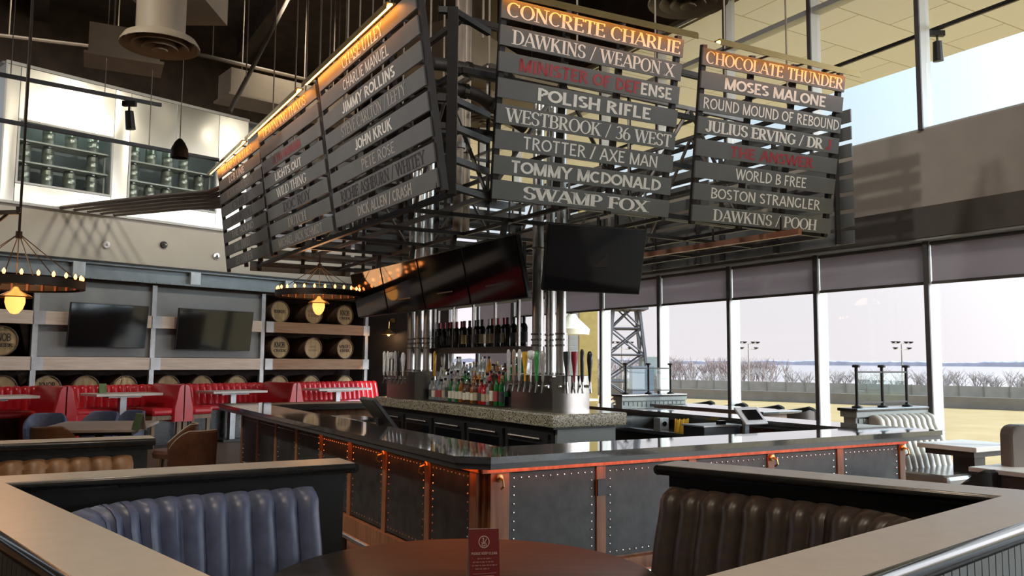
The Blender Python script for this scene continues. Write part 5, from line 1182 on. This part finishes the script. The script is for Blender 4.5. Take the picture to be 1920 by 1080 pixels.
for i in range(4):
    a_, b_ = out[i], out[i + 1]; n_ = int((b_ - a_).length / .06); d = (b_ - a_) / n_; nn = Vector((-d.y, d.x)).normalized() * -1
    for k in range(n_): p = a_ + d * (k + .06); bb.obox((p.x, p.y, .10), (d.x * .88, d.y * .88, 0), (nn.x * .012, nn.y * .012, 0), (0, 0, .95))
bb.build('beadboard', M['greybead'], t, world=True)
slab_along(plan, -1, -.01, .215, 0, .10).build('baseboard', M['bullnose'], t, world=True)
ip = offp(plan, -.005 + .04 - .04); mids = (Lc + Nc) / 2
def booth_seat(a, c, b, r, m, label, side):
    t = root('booth_bench', (c.x, c.y, 0), 0, label, 'booth seat', 'seats of the foreground booth')
    pl_ = [(p[0] - c.x, p[1] - c.y) for p in rounded(tuple(a), tuple(c), tuple(b), r, 10)]
    channels(pl_, side, .46, 1.055, .31, .18, .112, m=m, par=t, bulge=.052)
    slab_along(pl_, side, .16, .66, .34, .47).build('seat', m, t, bevel=.035)
    slab_along(pl_, side, .02, .58, 0, .335).build('seat_base', M['bullnose'], t)
ins = offp(plan, -.03)
booth_seat(ins[0] + (ins[1] - ins[0]) * .125, ins[1], ins[1].lerp(ins[2], .62), .80, M['navy'], 'navy blue leather channel-backed booth seat, lower left foreground', 1)
booth_seat(ins[3].lerp(ins[2], .62), ins[3], ins[4] + (ins[3] - ins[4]) * .03, .80, M['dkbrown'], 'dark brown leather channel-backed booth seat, lower right foreground', 1)
# round table and card
t = root('booth_table', (-.19, 3.68, 0), 0, 'large round dark wooden table in the foreground booth with a maroon card', 'table')
MB().lathe([(.0, .715), (.835, .715), (.86, .73), (.86, .752), (.85, .76), (.0, .76)], (0, 0, 0), 72).build('tabletop', M['darktop'], t, smooth=True)
MB().lathe([(.3, 0), (.3, .03), (.06, .06), (.05, .68), (.2, .714)], (0, 0, 0), 20).build('pedestal', M['frame'], t, smooth=True)
p = at(906, 1086, .76); t = root('tent_card', (p.x, p.y, .76), R(10), 'maroon tent card with white emblem on the round table', 'card')
cw, chh, cdp = .066, .215, .05
def cardpt(x, z): return (x, -cdp * (1 - z / chh) - .0008, z)
MB().add([(-cw, -cdp, 0), (cw, -cdp, 0), (cw, 0, chh), (-cw, 0, chh)], [(0, 1, 2, 3)]).build('front', M['card_red'], t).modifiers.new('thick', 'SOLIDIFY').thickness = .0012
MB().add([(-cw, cdp, 0), (cw, cdp, 0), (cw, .0004, chh), (-cw, .0004, chh)], [(3, 2, 1, 0)]).build('back', M['card_white'], t).modifiers.new('thick', 'SOLIDIFY').thickness = .0012
tip = (Vector((0, 0, chh)) - Vector((0, -cdp, 0))).normalized()
def c3(x, y): return Vector((0, -cdp, 0)) + Vector((1, 0, 0)) * x + tip * y + Vector((0, -.0016, .0004))
mb = MB(); n_ = 28; cy = .165
for k in range(n_):
    a0, a1_ = 2 * PI * k / n_, 2 * PI * (k + 1) / n_
    mb.quad(*[c3(.024 * r * math.cos(a), cy + .026 * r * math.sin(a)) for a, r in ((a0, 1), (a1_, 1), (a1_, .86), (a0, .86))])
def stroke(mb, x0, y0, x1, y1, w):
    d = Vector((x1 - x0, y1 - y0)).normalized() * w / 2; mb.quad(c3(x0 - d.y, y0 + d.x), c3(x0 + d.y, y0 - d.x), c3(x1 + d.y, y1 - d.x), c3(x1 - d.y, y1 + d.x))
for x0, y0, x1, y1 in ((-.002, .176, -.004, .166), (-.004, .168, .002, .160), (.012, .178, .003, .164), (-.008, .158, .008, .160), (-.01, .150, -.004, .162), (-.007, .146, -.009, .156), (.008, .146, .009, .158), (.0, .149, .004, .149), (-.003, .146, .002, .153), (-.012, .163, -.007, .160)): stroke(mb, x0, y0, x1, y1, .0035)
for k in range(10): a0, a1_ = 2 * PI * k / 10, 2 * PI * (k + 1) / 10; mb.quad(*[c3(-.003 + .0035 * r * math.cos(a), .179 + .004 * r * math.sin(a)) for a, r in ((a0, 1), (a1_, 1), (a1_, 0.05), (a0, 0.05))])
mb.build('emblem', M['card_print'], t)
mb = MB(); write(mb, 'PLEASE KEEP CLEAN', c3(-.056, .112), (1, 0, 0), tip, .112, .011, 'sansbold'); mb.build('heading', M['card_print'], t)
mb = MB()
for k, (x0, x1) in enumerate(((-.03, .03), (-.05, .04), (-.054, .054), (-.04, .02))):
    x = x0
    while x < x1: w = rb.uniform(.006, .016); stroke(mb, x, .096 - k * .014, min(x + w, x1), .096 - k * .014, .006); x += w + .004
for k in range(3): stroke(mb, -.052, .034 - k * .010, .05 - .01 * k, .036 - k * .010, .003)
mb.build('fine_print', M['card_faint'], t)

# ------------------------------------------------------------------ second booth at the left
t = broot('booth_partition', 6.33, -1.0, 0, 'capped black partition behind the tan seat at the left edge', 'partition')
MB().box(-1.5, 1.88, .0, .25, 1.135, 1.15).build('cap', M['cap'], t)
MB().tube([(-1.5, 0, 1.125), (1.88, 0, 1.125), (1.88, .25, 1.125), (-1.5, .25, 1.125)], .025, 10).build('bullnose', M['bullnose'], t, smooth=True)
MB().box(-1.5, 1.84, .05, .20, 0, 1.134).build('wall_core', M['beadboard'], t); MB().box(-1.5, 1.87, .02, .23, 1.07, 1.12).build('moulding', M['bullnose'], t)
t = broot('booth_bench', 6.33, -1.0, 0, 'tan leather channel-backed booth seat at the left edge', 'booth seat')
channels([(-1.5, .045), (1.74, .045)], -1, .46, 1.045, .30, .17, .128, m=M['tan'], par=t, bulge=.05)
MB().box(-1.5, 1.74, -.6, -.15, .34, .47).build('seat', M['tan'], t, bevel=.04); MB().box(-1.5, 1.74, -.55, .04, 0, .34).build('seat_base', M['bullnose'], t)
# dining group between the left booth and the bar
def table4(name, p, rz, w, d, h, m, label, group=None):
    t = root(name, p, rz, label, 'table', group)
    MB().box(-w / 2, w / 2, -d / 2, d / 2, h - .04, h).build('tabletop', m, t, bevel=.006); MB().box(-w * .42, w * .42, -d * .42, d * .42, h - .09, h - .04).build('apron', M['frame'], t)
    MB().box(-.05, .05, -.05, .05, .03, h - .09).build('column', M['frame'], t); MB().box(-.3, .3, -.04, .04, 0, .035).box(-.04, .04, -.3, .3, 0, .0349).build('foot', M['frame'], t); return t
pT = at(188, 797, .76); table4('dining_table', (pT.x, pT.y, 0), R(14), 1.3, 1.7, .76, M['greytop'], 'grey wooden dining table with green card behind the left booth')
p = at(268, 806, .76); t = root('tent_card', (p.x - .05, p.y + .0, .76), R(-35), 'green tent card on the grey dining table', 'card')
MB().add([(-.09, -.06, 0), (.09, -.06, 0), (.09, 0, .22), (-.09, 0, .22)], [(0, 1, 2, 3)]).build('front', M['card_green'], t).modifiers.new('thick', 'SOLIDIFY').thickness = .002
MB().add([(.09, .06, 0), (-.09, .06, 0), (-.09, .0, .22), (.09, .0, .22)], [(0, 1, 2, 3)]).build('back', M['card_white'], t).modifiers.new('thick', 'SOLIDIFY').thickness = .002
p = at(140, 774, .77); t = None
def tub_chair(p, rz, m, label, group, pipe=True, h=.82, tuft=False):
    t = root('tub_chair', p, rz, label, 'chair', group)
    arc = [(.30 * math.sin(a), .27 * -math.cos(a)) for a in [R(-105 + k * 15) for k in range(15)]]; arc = [(x, -y) for x, y in arc]   # open towards -y
    mb = MB(); n = len(arc)
    for i, (x, y) in enumerate(arc):
        k = max(0.0, math.cos(PI * (i / (n - 1) - .5))); zt = .60 + (h - .60) * min(1, k * 1.35)
        for s_, z in ((.86, .40), (.86, zt - .03), (.93, zt), (1.04, zt - .02), (1.0, .38)): mb.v.append((x * s_, y * s_, z))
    for i in range(n - 1):
        for k in range(5): mb.f.append((i * 5 + k, i * 5 + (k + 1) % 5, (i + 1) * 5 + (k + 1) % 5, (i + 1) * 5 + k))
    mb.f.append((4, 3, 2, 1, 0)); mb.f.append(tuple((n - 1) * 5 + k for k in range(5)))
    mb.build('backrest', m, t, smooth=True)
    MB().lathe([(.0, .38), (.27, .38), (.28, .44), (.25, .48), (0, .49)], (0, -.02, 0), 18).build('seat', m, t, smooth=True)
    if pipe:
        pts = []
        for i, (x, y) in enumerate(arc): k = max(0.0, math.cos(PI * (i / (n - 1) - .5))); pts.append((x * .985, y * .985, .60 + (h - .60) * min(1, k * 1.35) + .002))
        MB().tube(pts, .009, 6).build('piping', M['piping'], t, smooth=True)
    for sx_ in (-1, 1):
        for sy_ in (-1, 1): MB().tube([(sx_ * .2, sy_ * .18, .38), (sx_ * .24, sy_ * .22, 0)], [.022, .014], 6).build('leg', M['oak'], t)
    return t
tc = {}
for px, py, z, rz, m, lab in ((86, 778, .80, 20, 'navy', 'dark blue leather tub chair left of the grey dining table'), (186, 772, .82, -5, 'navy', 'dark blue leather tub chair behind the left half of the grey table'), (238, 772, .80, -30, 'navy', 'dark blue leather tub chair behind the right half of the grey table'),
                              (332, 798, .80, -75, 'brownleather', 'brown leather tub chair with pale piping at the right end of the grey table'), (362, 806, .82, -120, 'brownleather', 'brown leather tub chair nearest the dark bar front'), (105, 797, .82, 175, 'tan', 'tan leather tub chair before the grey table, back towards us')):
    p = at(px, py, z); tub_chair((p.x, p.y, 0), R(rz), M[m], lab, 'tub chairs around the grey table', m == 'brownleather')
# ------------------------------------------------------------------ window side
def glass_screen(t, v0, v1, y, z, n=3, hh=.46):
    for k in range(n):
        x = v0 + (v1 - v0) * k / (n - 1); MB().lathe([(.06, 0), (.06, .015), (.025, .03), (.022, .04)], (x, y, z), 12).tube([(x, y, z + .03), (x, y, z + hh)], .018, 8).lathe([(.02, hh), (.045, hh + .005), (.045, hh + .03), (.02, hh + .035)], (x, y, z), 12).build('post', M['frame'], t, smooth=True)
    MB().box(v0, v1, y - .012, y + .012, z + hh - .06, z + hh - .04).build('top_bar', M['frame'], t); MB().box(v0, v1, y - .012, y + .012, z + .05, z + .065).build('bottom_bar', M['frame'], t)
    for k in range(n - 1):
        a_, b_ = v0 + (v1 - v0) * k / (n - 1) + .03, v0 + (v1 - v0) * (k + 1) / (n - 1) - .03; MB().box(a_, b_, y - .004, y + .004, z + .066, z + hh - .061).build('glass_pane', M['screenglass'], t)
def win_booth(u, v0, v1, lab):
    t = broot('window_booth_partition', u, v0, 0, lab + ', capped partition with glass screen', 'partition', 'window booth partitions')
    L_ = v1 - v0
    MB().box(-.06, L_, -.05, .22, 1.165, 1.20).build('cap', M['bullnose'], t, bevel=.01); MB().box(-.02, L_, .0, .16, 0, 1.165).build('wall_core', M['greybead'], t)
    g = MB()
    for k in range(int(L_ / .09)): g.box(.02 + k * .09, .095 + k * .09, -.012, -.001, .1, 1.08)
    g.build('beadboard', M['greybead'], t); MB().box(-.04, L_, -.03, .19, 1.10, 1.164).build('moulding', M['greybead'], t)
    glass_screen(t, .12, L_ - .25, .08, 1.20); return t
win_booth(6.17, 8.24, 9.54, 'grey-green booth divider by the right window')
win_booth(10.35, 8.2, 9.5, 'distant grey-green booth divider by the left window')
t = broot('booth_bench', 6.155, 8.42, 0, 'pale grey channel-backed booth seat by the right window', 'booth seat', 'window booth seats')
channels([(0, -.005), (1.1, -.005)], -1, .48, 1.13, .34, .16, .105, m=M['greyvinyl'], par=t, bulge=.04)
MB().box(0, 1.1, -.92, -.16, .40, .54).build('seat', mat('grey_seat_vinyl', (.20, .19, .18), .22, coat=.4), t, bevel=.05); MB().box(.02, 1.08, -.86, -.02, 0, .40).build('seat_base', M['bullnose'], t)
# window tables
t = broot('window_table', 5.33, 8.98, 0, 'pale sunlit table before the grey channel-backed window seat', 'table')
MB().box(-.42, .42, -.33, .33, .80, .85).build('tabletop', M['whitetop'], t, bevel=.006); MB().box(-.36, .36, -.27, .27, .74, .80).build('apron', M['frame'], t); MB().box(-.10, .10, -.12, .12, .03, .74).build('column', M['frame'], t); MB().box(-.28, .28, -.25, .25, 0, .03).build('foot', M['frame'], t)
pA = at(1893, 880, .80)
t = root('window_table', (pA.x + .28, pA.y + .12, 0), AB, 'second pale table at the right edge, with dark apron', 'table')
MB().box(-.45, .55, -.32, .32, .76, .80).build('tabletop', M['whitetop'], t, bevel=.006); MB().box(-.42, .5, -.30, .28, .62, .76).build('apron', M['dkbrown'], t); MB().box(-.06, .10, -.1, .1, .03, .62).build('column', M['frame'], t); MB().box(-.3, .35, -.25, .25, 0, .03).build('foot', M['frame'], t)
pB = at(1822, 874, .80); tub_chair((pB.x, pB.y, 0), AB + R(-170), mat('black_glossy_shell', (.03, .03, .032), .18, coat=.6), 'glossy black tub chair in front of the pale window tables', None, False, .80)
pC = dist(1972, 796, 7.6)
t = root('banquette', (pC.x, pC.y, 0), R(4), 'tall rounded brown banquette back at the right edge', 'banquette')
mb = MB(); w, h, r = .45, pC.z, .09
poly = [(-w, 0), (w, 0), (w, h - r)] + [(w - r + r * math.cos(a), h - r + r * math.sin(a)) for a in [R(q) for q in (30, 60, 90)]] + [(-w + r + r * math.cos(a), h - r + r * math.sin(a)) for a in [R(q) for q in (90, 120, 150)]] + [(-w, h - r)]
n_ = len(poly); mb.v = [(x, -.08, z) for x, z in poly] + [(x, .08, z) for x, z in poly]
mb.f = [tuple(range(n_)), tuple(reversed(range(n_, 2 * n_)))] + [(i, n_ + i, n_ + (i + 1) % n_, (i + 1) % n_) for i in range(n_)]
mb.build('backrest', M['greybrown'], t, bevel=.02); MB().box(-w, w, .08, .6, .2, .48).build('seat', M['dkbrown'], t, bevel=.05)
for x in (-.38, .38):
    for y in (.02, .5): MB().box(x - .03, x + .03, y - .03, y + .03, 0, .2).build('leg', M['oak'], t)
# long high table with stools by the windows
t = broot('high_table', 9.0, 8.95, 0, 'long dark high table by the windows behind the bar', 'table')
MB().box(-.38, .38, -1.15, 1.15, 1.02, 1.06).build('tabletop', M['counter'], t, bevel=.006); MB().box(-.33, .33, -1.1, 1.1, .90, 1.02).build('apron', M['oak'], t)
for y in (-.8, .8): MB().box(-.06, .06, y - .06, y + .06, 0, .90).build('leg', M['frame'], t)
def stool(u, v, rz, m, label):
    t = root('bar_chair', UV(u, v), rz, label, 'bar chair', 'bar chairs around the long high table')
    MB().lathe([(0, .70), (.2, .70), (.21, .74), (.18, .77), (0, .78)], (0, 0, 0), 14).build('seat', M[m], t, smooth=True)
    arc = [(.22 * math.sin(R(a)), .20 * math.cos(R(a))) for a in range(-80, 81, 16)]; mb = MB()
    for x, y in arc:
        for s_, z in ((.9, .80), (.9, 1.09), (1.08, 1.10), (1.08, .80)): mb.v.append((x * s_, y * s_, z - .12 * abs(x) * 2))
    for i in range(len(arc) - 1):
        for k in range(4): mb.f.append((i * 4 + k, i * 4 + (k + 1) % 4, (i + 1) * 4 + (k + 1) % 4, (i + 1) * 4 + k))
    mb.f.append((3, 2, 1, 0)); e = (len(arc) - 1) * 4; mb.f.append((e, e + 1, e + 2, e + 3)); mb.build('backrest', M[m], t, smooth=True)
    for sx_ in (-1, 1):
        for sy_ in (-1, 1): MB().tube([(sx_ * .13, sy_ * .13, .72), (sx_ * .2, sy_ * .2, 0)], .014, 6).build('leg', M['frame'], t)
    for sx_ in (-1, 1): MB().tube([(sx_ * .13, sx_ * .17 * 0 + .13, .80), (sx_ * .17, .16, .70)], .012, 6).build('back_stay', M['frame'], t)
    MB().tube([(.18 * math.cos(a), .18 * math.sin(a), .25) for a in [2 * PI * k / 12 for k in range(12)]], .01, 5, closed=True).build('foot_ring', M['frame'], t)
for i, (u, v, rz, m, lab) in enumerate(((10.0, 9.5, -90, 'black', 'black bar chair at the window side of the high table, farthest'), (9.3, 9.5, -90, 'black', 'black bar chair at the window side of the high table, second farthest'), (8.6, 9.5, -90, 'black', 'black bar chair at the window side of the high table, third'), (8.05, 9.5, -90, 'black', 'black bar chair at the window side of the high table, nearest'), (7.62, 8.95, 180, 'dkbrown', 'brown bar chair at the near end of the long high table'))):
    stool(u, v, AB + R(rz), m, lab)
# distant tan booth
t = broot('booth_bench', 13.6, 8.1, 0, 'distant brown channel-backed booth seat by the yellow post', 'booth seat', 'window booth seats')
channels([(0, 0), (1.2, 0)], -1, .48, 1.22, .3, .15, .15, m=M['brownleather'], par=t); MB().box(0, 1.2, -.6, -.1, .36, .5).build('seat', M['brownleather'], t, bevel=.04); MB().box(0, 1.2, -.55, .0, 0, .36).build('seat_base', M['oak'], t)
MB().box(.0, 1.3, .01, .12, 0, 1.2).build('back_panel', M['oak'], t)
t = broot('window_table', 12.6, 8.75, 0, 'distant pale table before the brown booth seat', 'table')
MB().box(-.4, .4, -.33, .33, 1.0, 1.04).build('tabletop', M['whitetop'], t); MB().box(-.05, .05, -.05, .05, .03, 1.0).build('column', M['frame'], t); MB().box(-.25, .25, -.25, .25, 0, .03).build('foot', M['frame'], t)
